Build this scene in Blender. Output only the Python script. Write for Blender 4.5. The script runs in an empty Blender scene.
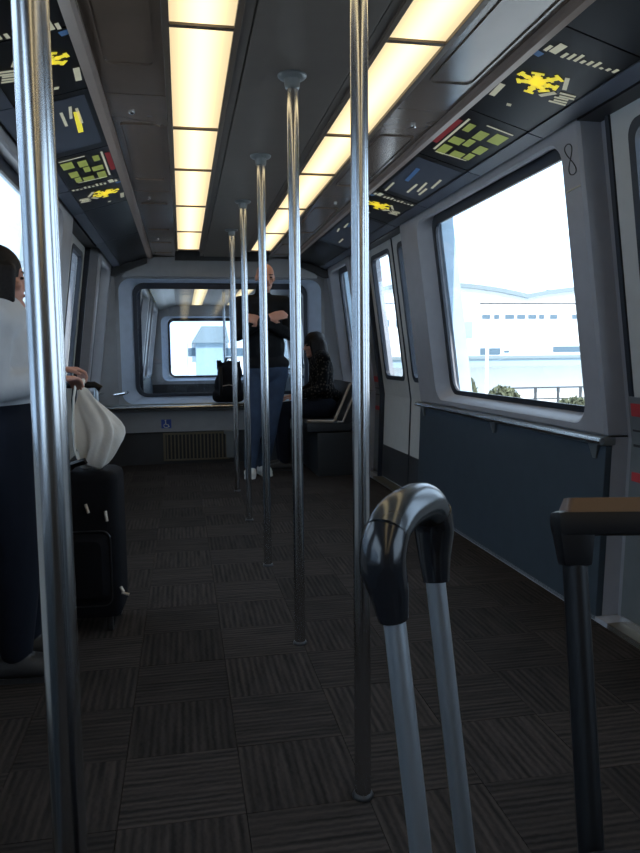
import bpy, bmesh, math, random
from mathutils import Vector, Matrix, Euler
random.seed(7)
D = bpy.data
SC = bpy.context.scene
COL = SC.collection

# ------------------------------------------------------------------ camera
F_PX, IW, IH = 723.0, 640.0, 853.0
CAM = Vector((-0.427, 0.0, 1.105))
def cam_matrix(vp=(182.0, 356.5), roll=math.radians(1.7)):
    d = Vector((vp[0] - IW/2, -(vp[1] - IH/2), -F_PX)).normalized()
    u = Vector((-math.sin(roll), math.cos(roll), 0))
    u = (u - d*u.dot(d)).normalized()
    x = d.cross(u)
    return Matrix((x, d, u))                # rows: world axes seen in the camera
RW = cam_matrix()
cam_data = D.cameras.new('camera')
cam_data.sensor_fit = 'VERTICAL'
cam_data.sensor_height = 24.0
cam_data.lens = F_PX*24.0/IH
cam_data.clip_start = 0.02
cam_data.clip_end = 600
cam = D.objects.new('camera', cam_data)
COL.objects.link(cam)
cam.matrix_world = Matrix.Translation(CAM) @ RW.to_4x4()
SC.camera = cam

def ray(px, py):
    return RW @ Vector((px - IW/2, -(py - IH/2), -F_PX))
def at_y(px, py, y):
    d = ray(px, py)
    return CAM + d*((y - CAM.y)/d.y)

# ------------------------------------------------------------------ world, sun, exposure
world = D.worlds.new('world')
SC.world = world
world.use_nodes = True
wn = world.node_tree
wn.nodes.clear()
wo = wn.nodes.new('ShaderNodeOutputWorld')
wb = wn.nodes.new('ShaderNodeBackground')
wb.inputs['Color'].default_value = (0.62, 0.80, 1.0, 1)
wb.inputs['Strength'].default_value = 3.0
wn.links.new(wb.outputs[0], wo.inputs[0])

sun_data = D.lights.new('sun', 'SUN')
sun_data.energy = 7.0
sun_data.angle = math.radians(0.6)
sun_data.color = (1.0, 0.95, 0.86)
sun = D.objects.new('sun', sun_data)
COL.objects.link(sun)
sun.rotation_euler = Vector((0.0, 0.72, -0.70)).to_track_quat('-Z', 'Y').to_euler()
sun.location = (0, -20, 30)

SC.view_settings.view_transform = 'Standard'
SC.view_settings.look = 'None'
SC.view_settings.gamma = 1.0
SC.view_settings.use_curve_mapping = False
SC.view_settings.exposure = 0.0
LAMP = 1.6

# ------------------------------------------------------------------ materials
MATS = {}
def mat(name, col, rough=0.6, metal=0.0, noise=0.06, scale=12.0, bump=0.0, bscale=60.0, spec=0.5, coat=0.0, stretch=None):
    """principled material with a little procedural mottling and fine relief"""
    if name in MATS: return MATS[name]
    m = D.materials.new(name); m.use_nodes = True
    nt = m.node_tree; p = nt.nodes['Principled BSDF']
    tc = nt.nodes.new('ShaderNodeTexCoord')
    mp = nt.nodes.new('ShaderNodeMapping')
    if stretch: mp.inputs['Scale'].default_value = stretch
    nt.links.new(tc.outputs['Object'], mp.inputs[0])
    nz = nt.nodes.new('ShaderNodeTexNoise'); nz.inputs['Scale'].default_value = scale
    nz.inputs['Detail'].default_value = 4
    nt.links.new(mp.outputs[0], nz.inputs[0])
    rp = nt.nodes.new('ShaderNodeMapRange')
    rp.inputs['To Min'].default_value = 1 - noise; rp.inputs['To Max'].default_value = 1 + noise
    rp.inputs['From Min'].default_value = 0.3; rp.inputs['From Max'].default_value = 0.7
    nt.links.new(nz.outputs[0], rp.inputs['Value'])
    mx = nt.nodes.new('ShaderNodeVectorMath'); mx.operation = 'SCALE'
    mx.inputs[0].default_value = col[:3]
    nt.links.new(rp.outputs[0], mx.inputs['Scale'])
    nt.links.new(mx.outputs[0], p.inputs['Base Color'])
    p.inputs['Roughness'].default_value = rough
    p.inputs['Metallic'].default_value = metal
    p.inputs['Specular IOR Level'].default_value = spec
    if coat: 
        p.inputs['Coat Weight'].default_value = coat
        p.inputs['Coat Roughness'].default_value = 0.08
    if bump:
        n2 = nt.nodes.new('ShaderNodeTexNoise'); n2.inputs['Scale'].default_value = bscale
        nt.links.new(mp.outputs[0], n2.inputs[0])
        b = nt.nodes.new('ShaderNodeBump'); b.inputs['Strength'].default_value = bump
        b.inputs['Distance'].default_value = 0.004
        nt.links.new(n2.outputs[0], b.inputs['Height']); nt.links.new(b.outputs[0], p.inputs['Normal'])
    MATS[name] = m
    return m

def glass_mat(name, tint=(0.93, 0.97, 1.0), refl=1.0):
    m = D.materials.new(name); m.use_nodes = True
    nt = m.node_tree; nt.nodes.clear()
    o = nt.nodes.new('ShaderNodeOutputMaterial')
    t = nt.nodes.new('ShaderNodeBsdfTransparent'); t.inputs[0].default_value = (*tint, 1)
    g = nt.nodes.new('ShaderNodeBsdfGlossy'); g.inputs['Roughness'].default_value = 0.02
    ge = nt.nodes.new('ShaderNodeNewGeometry')
    dt = nt.nodes.new('ShaderNodeVectorMath'); dt.operation = 'DOT_PRODUCT'
    nt.links.new(ge.outputs['Normal'], dt.inputs[0]); nt.links.new(ge.outputs['Incoming'], dt.inputs[1])
    def mth(op, a, b=None):
        n = nt.nodes.new('ShaderNodeMath'); n.operation = op
        for i, q in enumerate((a, b)):
            if q is None: continue
            if isinstance(q, (int, float)): n.inputs[i].default_value = q
            else: nt.links.new(q, n.inputs[i])
        return n.outputs[0]
    ab = mth('ABSOLUTE', dt.outputs['Value'])
    pw = mth('POWER', mth('SUBTRACT', 1.0, ab), 5.0)
    fr = mth('MULTIPLY', mth('ADD', mth('MULTIPLY', pw, 0.96), 0.04), refl)
    mx = nt.nodes.new('ShaderNodeMixShader')
    nt.links.new(fr, mx.inputs[0])
    nt.links.new(t.outputs[0], mx.inputs[1]); nt.links.new(g.outputs[0], mx.inputs[2])
    nt.links.new(mx.outputs[0], o.inputs[0])
    MATS[name] = m
    return m

def emit_mat(name, col, strength):
    """diffuser sheet: warm light, brighter along the tubes behind the sheet"""
    m = D.materials.new(name); m.use_nodes = True
    nt = m.node_tree; nt.nodes.clear()
    o = nt.nodes.new('ShaderNodeOutputMaterial')
    e = nt.nodes.new('ShaderNodeEmission'); e.inputs['Color'].default_value = (*col, 1)
    tc = nt.nodes.new('ShaderNodeTexCoord')
    sp = nt.nodes.new('ShaderNodeSeparateXYZ'); nt.links.new(tc.outputs['Object'], sp.inputs[0])
    ab = nt.nodes.new('ShaderNodeMath'); ab.operation = 'ABSOLUTE'; nt.links.new(sp.outputs['X'], ab.inputs[0])
    mr = nt.nodes.new('ShaderNodeMapRange'); mr.interpolation_type = 'SMOOTHSTEP'
    mr.inputs['From Min'].default_value = 0.0; mr.inputs['From Max'].default_value = 0.10
    mr.inputs['To Min'].default_value = strength*1.35; mr.inputs['To Max'].default_value = strength*0.62
    nt.links.new(ab.outputs[0], mr.inputs['Value']); nt.links.new(mr.outputs[0], e.inputs['Strength'])
    nt.links.new(e.outputs[0], o.inputs[0])
    MATS[name] = m
    return m

def carpet_mat(name, axis):
    m = D.materials.new(name); m.use_nodes = True
    nt = m.node_tree; p = nt.nodes['Principled BSDF']
    tc = nt.nodes.new('ShaderNodeTexCoord')
    wv = nt.nodes.new('ShaderNodeTexWave'); wv.wave_type = 'BANDS'; wv.bands_direction = axis
    wv.inputs['Scale'].default_value = 14.0; wv.inputs['Distortion'].default_value = 2.2
    wv.inputs['Detail'].default_value = 3; wv.inputs['Detail Scale'].default_value = 3
    nt.links.new(tc.outputs['Object'], wv.inputs[0])
    nz = nt.nodes.new('ShaderNodeTexNoise'); nz.inputs['Scale'].default_value = 9; nz.inputs['Detail'].default_value = 6
    mp = nt.nodes.new('ShaderNodeMapping')
    mp.inputs['Scale'].default_value = (7, .5, 1) if axis == 'X' else (.5, 7, 1)
    oi = nt.nodes.new('ShaderNodeObjectInfo')
    av = nt.nodes.new('ShaderNodeVectorMath'); av.operation = 'ADD'
    sc_ = nt.nodes.new('ShaderNodeVectorMath'); sc_.operation = 'SCALE'; sc_.inputs['Scale'].default_value = 37
    sc_.inputs[0].default_value = (1, 1, 1)
    nt.links.new(oi.outputs['Random'], sc_.inputs['Scale'])
    nt.links.new(tc.outputs['Object'], mp.inputs[0]); nt.links.new(mp.outputs[0], av.inputs[0]); nt.links.new(sc_.outputs[0], av.inputs[1])
    nt.links.new(av.outputs[0], nz.inputs[0])
    ad = nt.nodes.new('ShaderNodeMath'); ad.operation = 'MULTIPLY_ADD'
    nt.links.new(wv.outputs['Fac'], ad.inputs[0]); ad.inputs[1].default_value = 0.26
    nt.links.new(nz.outputs[0], ad.inputs[2])
    cr = nt.nodes.new('ShaderNodeValToRGB')
    cr.color_ramp.elements[0].position = 0.38; cr.color_ramp.elements[0].color = (0.010, 0.0085, 0.008, 1)
    cr.color_ramp.elements[1].position = 0.92; cr.color_ramp.elements[1].color = (0.040, 0.032, 0.028, 1)
    nt.links.new(ad.outputs[0], cr.inputs[0])
    mr = nt.nodes.new('ShaderNodeMapRange'); mr.inputs['To Min'].default_value = 0.78; mr.inputs['To Max'].default_value = 1.2
    nt.links.new(oi.outputs['Random'], mr.inputs['Value'])
    mx = nt.nodes.new('ShaderNodeVectorMath'); mx.operation = 'SCALE'
    nt.links.new(cr.outputs[0], mx.inputs[0]); nt.links.new(mr.outputs[0], mx.inputs['Scale'])
    nt.links.new(mx.outputs[0], p.inputs['Base Color'])
    p.inputs['Roughness'].default_value = 0.95; p.inputs['Specular IOR Level'].default_value = 0.15
    b = nt.nodes.new('ShaderNodeBump'); b.inputs['Strength'].default_value = 0.5; b.inputs['Distance'].default_value = 0.003
    nt.links.new(ad.outputs[0], b.inputs['Height']); nt.links.new(b.outputs[0], p.inputs['Normal'])
    MATS[name] = m
    return m

M_frame = mat('moulded_grey', (0.33, 0.34, 0.375), 0.38, noise=0.05)
M_door = mat('door_grey', (0.50, 0.51, 0.50), 0.42, noise=0.04)
M_blue = mat('blue_grey_panel', (0.035, 0.050, 0.066), 0.45, noise=0.08)
M_pocket = mat('pocket_steel', (0.20, 0.22, 0.23), 0.38, metal=0.5, noise=0.06)
M_rub = mat('black_rubber', (0.010, 0.015, 0.027), 0.45)
M_navy = mat('dark_navy_blind', (0.025, 0.04, 0.075), 0.5)
M_skin_ext = mat('exterior_paint', (0.50, 0.66, 0.80), 0.4)
M_steel = mat('brushed_steel', (0.62, 0.63, 0.64), 0.22, metal=1.0, noise=0.05, scale=25, stretch=(1, 1, .05))
M_rail = mat('trim_rail', (0.26, 0.20, 0.17), 0.4, metal=0.2, noise=0.05)
M_ceil = mat('ceiling_grey', (0.10, 0.086, 0.075), 0.5, noise=0.05)
M_cgloss = mat('ceiling_gloss', (0.13, 0.098, 0.078), 0.16, noise=0.1, scale=4, spec=0.8)
M_tray = mat('light_tray', (0.10, 0.075, 0.055), 0.4)
M_dark = mat('dark_plastic', (0.018, 0.018, 0.02), 0.4)
M_map = mat('map_black', (0.010, 0.010, 0.012), 0.32, spec=0.25)
M_yel = mat('print_yellow', (0.85, 0.72, 0.06), 0.5, noise=0.03)
M_grn = mat('print_green', (0.38, 0.43, 0.10), 0.5, noise=0.1)
M_wht = mat('print_pale', (0.62, 0.60, 0.48), 0.5)
M_pblue = mat('print_blue', (0.10, 0.22, 0.45), 0.5)
M_red = mat('print_red', (0.42, 0.03, 0.035), 0.5)
M_pgrey = mat('print_slate', (0.06, 0.07, 0.095), 0.4)
M_pale = mat('print_pale_emissive', (0.62, 0.60, 0.48), 0.5)
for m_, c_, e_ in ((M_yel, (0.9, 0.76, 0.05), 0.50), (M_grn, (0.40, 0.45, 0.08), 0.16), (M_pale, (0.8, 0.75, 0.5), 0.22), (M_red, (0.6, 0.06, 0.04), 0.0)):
    p_ = m_.node_tree.nodes['Principled BSDF']           # slight emission added to the map and poster prints
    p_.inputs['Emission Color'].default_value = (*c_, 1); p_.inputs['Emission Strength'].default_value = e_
M_endw = mat('end_wall_grey', (0.25, 0.255, 0.27), 0.45, noise=0.05)
M_reveal_skylit = mat('reveal_painted_skylight', (0.42, 0.50, 0.63), 0.35)  # skylight on the end-window jamb and sill, put into the colour
M_lowdark = mat('end_low_dark', (0.03, 0.032, 0.036), 0.5)
M_grille = mat('grille_metal', (0.16, 0.14, 0.10), 0.4, metal=0.6)
M_glass = glass_mat('window_glass', (0.97, 0.985, 1.0), 0.8)
M_glass_end = glass_mat('end_glass', (0.95, 0.975, 1.0), 1.0)
M_lamp = emit_mat('diffuser_warm', (1.0, 0.79, 0.45), LAMP)
M_cx = carpet_mat('carpet_rib_across', 'X')
M_cy = carpet_mat('carpet_rib_along', 'Y')
M_concrete = mat('concrete', (0.55, 0.55, 0.53), 0.9, noise=0.12, scale=0.5)
M_bwhite = mat('facade_white', (0.80, 0.82, 0.83), 0.8, noise=0.03, scale=0.4)
M_bband = mat('facade_band', (0.30, 0.40, 0.46), 0.6)
M_bglass = mat('facade_window', (0.10, 0.15, 0.19), 0.3)
M_broof = mat('wave_roof', (0.20, 0.25, 0.27), 0.6)
M_fol = mat('foliage', (0.11, 0.12, 0.07), 0.9, noise=0.5, scale=3)
M_fence = mat('fence_grey', (0.05, 0.055, 0.06), 0.7)

# ------------------------------------------------------------------ mesh helpers
class MB:
    def __init__(s): s.v = []; s.f = []; s.mi = []
    def add(s, vs, fs, k=0):
        o = len(s.v); s.v += [tuple(v) for v in vs]; s.f += [tuple(o + i for i in f) for f in fs]; s.mi += [k]*len(fs)
        return s
    def box(s, x0, x1, y0, y1, z0, z1, k=0):
        return s.hexa([(x0,y0,z0),(x1,y0,z0),(x1,y1,z0),(x0,y1,z0)], [(x0,y0,z1),(x1,y0,z1),(x1,y1,z1),(x0,y1,z1)], k)
    def hexa(s, a, b, k=0):
        n = len(a)
        fs = [tuple(range(n))[::-1], tuple(range(n, 2*n))]
        fs += [(i, (i+1) % n, n + (i+1) % n, n + i) for i in range(n)]
        return s.add(list(a) + list(b), fs, k)
    def prism_y(s, poly, y0, y1, k=0):              # poly in (x, z)
        return s.hexa([(x, y0, z) for x, z in poly], [(x, y1, z) for x, z in poly], k)
    def loops(s, ls, close=False, cap0=False, cap1=False, k=0):
        n = len(ls[0]); vs = [p for l in ls for p in l]; fs = []
        m = len(ls)
        for j in range(m if close else m - 1):
            a, b = j*n, ((j+1) % m)*n
            fs += [(a+i, a+(i+1) % n, b+(i+1) % n, b+i) for i in range(n)]
        if cap0: fs.append(tuple(range(n))[::-1])
        if cap1: fs.append(tuple(range((m-1)*n, m*n)))
        return s.add(vs, fs, k)
    def tube(s, pts, r, n=12, k=0, cap=True, flat=1.0):
        pts = [Vector(p) for p in pts]
        rs = r if isinstance(r, (list, tuple)) else [r]*len(pts)
        ls = []; up = None
        for i, p in enumerate(pts):
            t = (pts[min(i+1, len(pts)-1)] - pts[max(i-1, 0)]).normalized()
            if up is None:
                up = Vector((0, 0, 1)) if abs(t.z) < 0.9 else Vector((0, 1, 0))
            a = t.cross(up).normalized(); up = a.cross(t).normalized()
            ls.append([p + (a*math.cos(q)*flat + up*math.sin(q))*rs[i] for q in [2*math.pi*j/n for j in range(n)]])
        return s.loops(ls, cap0=cap, cap1=cap, k=k)
    def lathe(s, prof, c, n=24, k=0):               # prof (r, z)
        ls = [[(c[0] + r*math.cos(2*math.pi*j/n), c[1] + r*math.sin(2*math.pi*j/n), c[2] + z) for j in range(n)] for r, z in prof]
        return s.loops(ls, cap0=True, cap1=True, k=k)
    def build(s, name, mats, parent=None, smooth=False, bevel=0, kind=None, label=None, sharp=35, local=False):
        me = D.meshes.new(name)
        me.from_pydata(s.v, [], s.f)
        if not isinstance(mats, (list, tuple)): mats = [mats]
        for m in mats: me.materials.append(m)
        bm = bmesh.new(); bm.from_mesh(me)
        for f, k in zip(bm.faces, s.mi): f.material_index = k
        bmesh.ops.recalc_face_normals(bm, faces=bm.faces)
        if bevel:
            es = [e for e in bm.edges if len(e.link_faces) == 2 and e.calc_face_angle(0) > 0.6]
            bmesh.ops.bevel(bm, geom=es, offset=bevel, segments=2, affect='EDGES', profile=0.6, clamp_overlap=True)
        if smooth:
            for f in bm.faces: f.smooth = True
            for e in bm.edges:
                if len(e.link_faces) == 2 and e.calc_face_angle(0) > math.radians(sharp): e.smooth = False
        bm.to_mesh(me); bm.free()
        return link(name, me, parent, kind, label, local)

def world_of(o):
    loc = Matrix.LocRotScale(o.location, o.rotation_euler, o.scale)
    return loc if o.parent is None else world_of(o.parent) @ o.matrix_parent_inverse @ loc
def link(name, me, parent=None, kind=None, label=None, local=False):
    o = D.objects.new(name, me); COL.objects.link(o)
    if parent:
        o.parent = parent
        if not local: o.matrix_parent_inverse = world_of(parent).inverted()
    if kind: o['kind'] = kind
    if label: o['label'] = label
    return o
def empty(name, loc=(0, 0, 0), kind=None, rot=(0, 0, 0)):
    o = D.objects.new(name, None); COL.objects.link(o); o.location = loc; o.rotation_euler = rot
    o.empty_display_size = 0.1
    if kind: o['kind'] = kind
    return o
def tag(o, label, cat, group=None):
    o['label'] = label; o['category'] = cat
    if group: o['group'] = group
    return o

def rrect(y0, y1, z0, z1, r, n=6):
    """rounded rectangle, 4*(n+1) points, starting near the (y1,z1) corner"""
    out = []
    for cy, cz, a0 in ((y1-r, z1-r, 0), (y0+r, z1-r, 90), (y0+r, z0+r, 180), (y1-r, z0+r, 270)):
        for i in range(n+1):
            a = math.radians(a0 + 90*i/n)
            out.append((cy + r*math.cos(a), cz + r*math.sin(a)))
    return out

# ------------------------------------------------------------------ side wall profile
ZL = 0.755                       # ledge height
def prof(z):
    return 1.08 + (2.01 - z)*0.13 if z >= ZL else 1.08 + (2.01 - ZL)*0.13 - (ZL - z)*0.035
def W(s, y, z, d=0.0, ox=0.0):
    return (s*(prof(z) + d) + ox, y, z)

def window_unit(s, y0, y1, oy0, oy1, name, ox=0.0, parent=None, z0=0.765, z1=2.03):
    """moulded surround standing proud of the wall, rubber gasket, navy blind band, glass, outer skin"""
    root = parent or empty(name, W(s, (y0+y1)/2, 0, 0.05, ox), kind='structure')
    P = lambda lp, d: [W(s, y, z, d, ox) for y, z in lp]
    o_ = rrect(y0, y1, z0, z1, 0.012)
    i_ = rrect(oy0, oy1, 0.80, 1.955, 0.10)
    j_ = rrect(oy0+0.012, oy1-0.012, 0.81, 1.948, 0.10)
    k_ = rrect(oy0+0.05, oy1-0.09, 0.845, 1.975, 0.085)
    m = MB().loops([P(o_, 0.125), P(o_, 0.012), P(rrect(y0+0.012, y1-0.012, z0+0.01, z1-0.01, 0.012), 0.0), P(i_, 0.0), P(j_, 0.012), P(k_, 0.09), P(k_, 0.125)], close=True)
    sur = m.build('window_surround', M_frame, root, smooth=True, sharp=30)
    a = rrect(oy0+0.03, oy1-0.07, 0.825, 1.98, 0.09)
    b = rrect(oy0+0.075, oy1-0.135, 0.868, 1.915, 0.07)
    MB().loops([P(a, 0.093), P(a, 0.078), P(b, 0.078), P(b, 0.093)], close=True).build('gasket', M_rub, root, smooth=True, sharp=30)
    g = rrect(oy0+0.06, oy1-0.10, 0.855, 1.93, 0.07)
    MB().loops([P(g, 0.086), P(g, 0.090)], cap0=True, cap1=True).build('glass_pane', M_glass, root)
    # exterior skin return, seen through the glass
    c0 = rrect(oy0+0.05, oy1-0.125, 0.80, 1.985, 0.07); c1 = rrect(oy0+0.05, oy1-0.145, 0.80, 2.0, 0.07)
    out = rrect(y0-0.02, y1+0.02, z0-0.05, z1+0.03, 0.012)
    MB().loops([P(c0, 0.126), P(c1, 0.20), P(out, 0.20), P(out, 0.126)], close=True).build('outer_skin', M_skin_ext, root, smooth=True, sharp=30)
    return root

def door_leaf(s, y0, y1, oy0, oy1, root, ox=0.0, d=0.085, name='door_leaf'):
    P = lambda lp, dd: [W(s, y, z, dd, ox) for y, z in lp]
    o_ = rrect(y0, y1, ZL, 2.03, 0.006)
    i_ = rrect(oy0, oy1, 0.89, 1.93, 0.06)
    m = MB().loops([P(o_, d+0.04), P(o_, d), P(i_, d), P(i_, d+0.04)], close=True)
    m.hexa([W(s, y0, 0.02, d, ox), W(s, y1, 0.02, d, ox), W(s, y1, ZL, d, ox), W(s, y0, ZL, d, ox)],
           [W(s, y0, 0.02, d+0.04, ox), W(s, y1, 0.02, d+0.04, ox), W(s, y1, ZL, d+0.04, ox), W(s, y0, ZL, d+0.04, ox)])
    leaf = m.build(name, M_door, root)
    b = rrect(oy0+0.035, oy1-0.035, 0.925, 1.895, 0.045)
    MB().loops([P(i_, d-0.004), P(i_, d+0.03), P(b, d+0.03), P(b, d-0.002)], close=True).build('gasket', M_rub, leaf, smooth=True, sharp=30)
    g = rrect(oy0+0.02, oy1-0.02, 0.91, 1.91, 0.045)
    MB().loops([P(g, d+0.014), P(g, d+0.018)], cap0=True, cap1=True).build('glass_pane', M_glass, leaf)
    MB().hexa([W(s, y0+0.004, 0.03, d-0.006, ox), W(s, y1-0.004, 0.03, d-0.006, ox), W(s, y1-0.004, 0.31, d-0.006, ox), W(s, y0+0.004, 0.31, d-0.006, ox)],
              [W(s, y0+0.004, 0.03, d, ox), W(s, y1-0.004, 0.03, d, ox), W(s, y1-0.004, 0.31, d, ox), W(s, y0+0.004, 0.31, d, ox)]).build('kick_plate', M_lowdark, leaf)
    return leaf

def wall_piece(m, s, y0, y1, z0, z1, d0, d1, ox=0.0, k=0):
    zs = [z0] + ([ZL] if z0 < ZL < z1 else []) + [z1]
    for a, b in zip(zs[:-1], zs[1:]):
        m.hexa([W(s, y0, a, d0, ox), W(s, y1, a, d0, ox), W(s, y1, b, d0, ox), W(s, y0, b, d0, ox)],
               [W(s, y0, a, d1, ox), W(s, y1, a, d1, ox), W(s, y1, b, d1, ox), W(s, y0, b, d1, ox)], k)
    return m

YB, YE = -4.5, 7.6              # car ends
wall_n = 0
def side(s, nm):
    """one long side of our car"""
    global wall_n
    wall = empty('wall_' + nm, (s*1.25, 0, 0), kind='structure')
    # backing skin under the window line and at the pocket panels
    m = MB()
    wall_piece(m, s, YB, YE, -0.1, 0.02, 0.0, 0.20)
    for a, b in ((YB, 0.75), (2.63, 4.95), (6.5, YE)): wall_piece(m, s, a, b, 0.02, 0.76, 0.03, 0.20)
    for a, b in ((0.55, 0.75), (2.575, 2.63), (6.2, 6.5)): wall_piece(m, s, a, b, 0.02, 2.04, 0.10, 0.20)
    wall_piece(m, s, YB, -1.7, 0.76, 2.04, 0.05, 0.20)
    m.build('wall_backing', M_frame, wall)
    # blue-grey lower panels
    for a, b in ((-1.7, 0.75), (2.63, 4.95), (6.5, YE - 0.02)):
        p = MB(); wall_piece(p, s, a, b, 0.0, 0.728, 0.0, 0.03)
        lp = p.build('lower_panel', M_blue, wall, bevel=0.004)
        # ledge with steel nosing along the top of the panel
        q = MB().hexa([W(s, a-0.01, 0.728, -0.022), W(s, b+0.01, 0.728, -0.022), W(s, b+0.01, 0.728, 0.04), W(s, a-0.01, 0.728, 0.04)],
                      [W(s, a-0.01, 0.765, -0.022), W(s, b+0.01, 0.765, -0.022), W(s, b+0.01, 0.765, 0.04), W(s, a-0.01, 0.765, 0.04)])
        lg = q.build('ledge', M_pocket, wall, bevel=0.008, smooth=True)
        MB().tube([W(s, a-0.015, 0.748, -0.028), W(s, b+0.015, 0.748, -0.028)], 0.013, 10).build('nosing', M_steel, lg, smooth=True)
        for yy in (a + 0.07, (a+b)/2 - 0.1, b - 0.10):
            MB().hexa([W(s, yy-0.035, 0.731, -0.018), W(s, yy+0.035, 0.731, -0.018), W(s, yy+0.035, 0.731, 0.0), W(s, yy-0.035, 0.731, 0.0)],
                      [W(s, yy-0.012, 0.668, -0.006), W(s, yy+0.012, 0.668, -0.006), W(s, yy+0.012, 0.668, 0.0), W(s, yy-0.012, 0.668, 0.0)]).build('bracket', M_pocket, lg, bevel=0.003)
    # door pocket panels with red notices
    for a, b, zt0, dp in ((0.55, 0.75, 2.02, 0.085), (2.2, 2.55, 0.93, 0.060), (6.2, 6.49, 2.02, 0.085)):
        p = MB(); wall_piece(p, s, a, b, 0.05, zt0, dp, dp+0.015)
        pk = p.build('pocket_panel', M_pocket, wall)
        for z0, z1, mm, nme in ((0.855, 0.905, M_red, 'red_notice'), (0.60, 0.635, M_red, 'red_notice'), (0.795, 0.803, M_dark, 'slot'), (0.735, 0.745, M_dark, 'slot')):
            r = MB(); wall_piece(r, s, a+0.03, b-0.02, z0, z1, dp-0.005, dp+0.001); r.build(nme, mm, pk)
        r = MB(); wall_piece(r, s, a, b, 0.0, 0.05, 0.06, 0.10); r.build('skirting', M_steel, pk)
    # header box above the doors, closing the space up to the roof
    m = MB()
    for a, b in ((0.75, 2.63), (4.95, 6.2)):
        wall_piece(m, s, a, b, 1.985, 2.10, 0.0, 0.20)
    m.build('door_header', M_dark, wall)
    # dark posts at the door jambs
    for yy in (0.75, 2.56, 4.955, 6.195):
        p = MB(); wall_piece(p, s, yy-0.012, yy+0.012, 0.0, 2.0, 0.045 if yy != 2.56 else 0.078, 0.13); p.build('door_jamb', M_rub, wall)
    for a, b, c, e in ((2.63, 4.95, 2.765, 4.60), (6.5, YE, 6.62, 7.42), (-1.7, 0.75, -1.45, 0.5)):
        wall_n += 1
        window_unit(s, a, b, c, e, 'window_%d' % wall_n)
    for a, b in ((4.97, 6.18), (0.77, 2.545)):
        wall_n += 1
        mid = 5.43 if a > 3 else (a+b)/2
        dr = empty('door_%d' % wall_n, (s*1.3, (a+b)/2, 0), kind='structure')
        door_leaf(s, a, mid-0.008, a+0.02, mid-0.11, dr)
        door_leaf(s, mid+0.008, b, mid+0.09, b-0.10, dr)
        p = MB(); wall_piece(p, s, mid-0.008, mid+0.008, 0.02, 2.0, 0.078, 0.12); p.build('door_seal', M_rub, dr)
        p = MB(); wall_piece(p, s, a, b, -0.02, 0.022, 0.0, 0.2); p.build('threshold', M_grille, dr)
    return wall
wall_r = side(1, 'right')
wall_l = side(-1, 'left')

# small printed mark scratched on the near window surround
def curve_mark():
    pts = []
    for i in range(41):
        t = 2*math.pi*i/40
        pts.append(W(1, 2.70 + 0.026*math.sin(2*t) - 0.012*math.cos(t), 1.86 - 0.06*math.cos(t), -0.0015))
    MB().tube(pts, 0.0022, 6).build('ink_mark', M_dark, wall_r, smooth=True)
    MB().tube([W(1, 2.645, 1.75, -0.001), W(1, 2.755, 1.745, -0.001)], 0.003, 6).build('tape_strip', M_wht, wall_r)
curve_mark()

# ------------------------------------------------------------------ floor with carpet tiles
floor = MB().box(-1.27, 1.27, YB, YE, -0.1, -0.012).build('floor', M_cx, kind='structure')
T = 0.305
def tile_mesh(nm, m):
    b = MB().hexa([(-T/2, -T/2, -0.012), (T/2, -T/2, -0.012), (T/2, T/2, -0.012), (-T/2, T/2, -0.012)],
                  [(-T/2+.001, -T/2+.001, 0), (T/2-.001, -T/2+.001, 0), (T/2-.001, T/2-.001, 0), (-T/2+.001, T/2-.001, 0)])
    o = b.build(nm, m); me = o.data; D.objects.remove(o); return me
tmx, tmy = tile_mesh('carpet_tile', M_cx), tile_mesh('carpet_tile', M_cy)
ny = 0
y = 1.05
while y < YE - 0.03:
    for i in range(-4, 4):
        x = (i + 0.5)*T
        o = link('carpet_tile', tmx if (i + ny) % 2 else tmy, floor)
        o.location = (x, y + T/2, random.uniform(-0.0008, 0.0))
    y += T; ny += 1
# narrow cut tiles along both walls
em = MB().box(-0.02, 0.02, -T/2, T/2, -0.012, -0.0005)
eo = em.build('carpet_tile', M_cx); eme = eo.data; D.objects.remove(eo)
for k in range(ny):
    for sx in (-1, 1):
        o = link('carpet_tile', eme, floor); o.location = (sx*1.2405, 1.05 + (k+.5)*T, 0)

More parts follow.
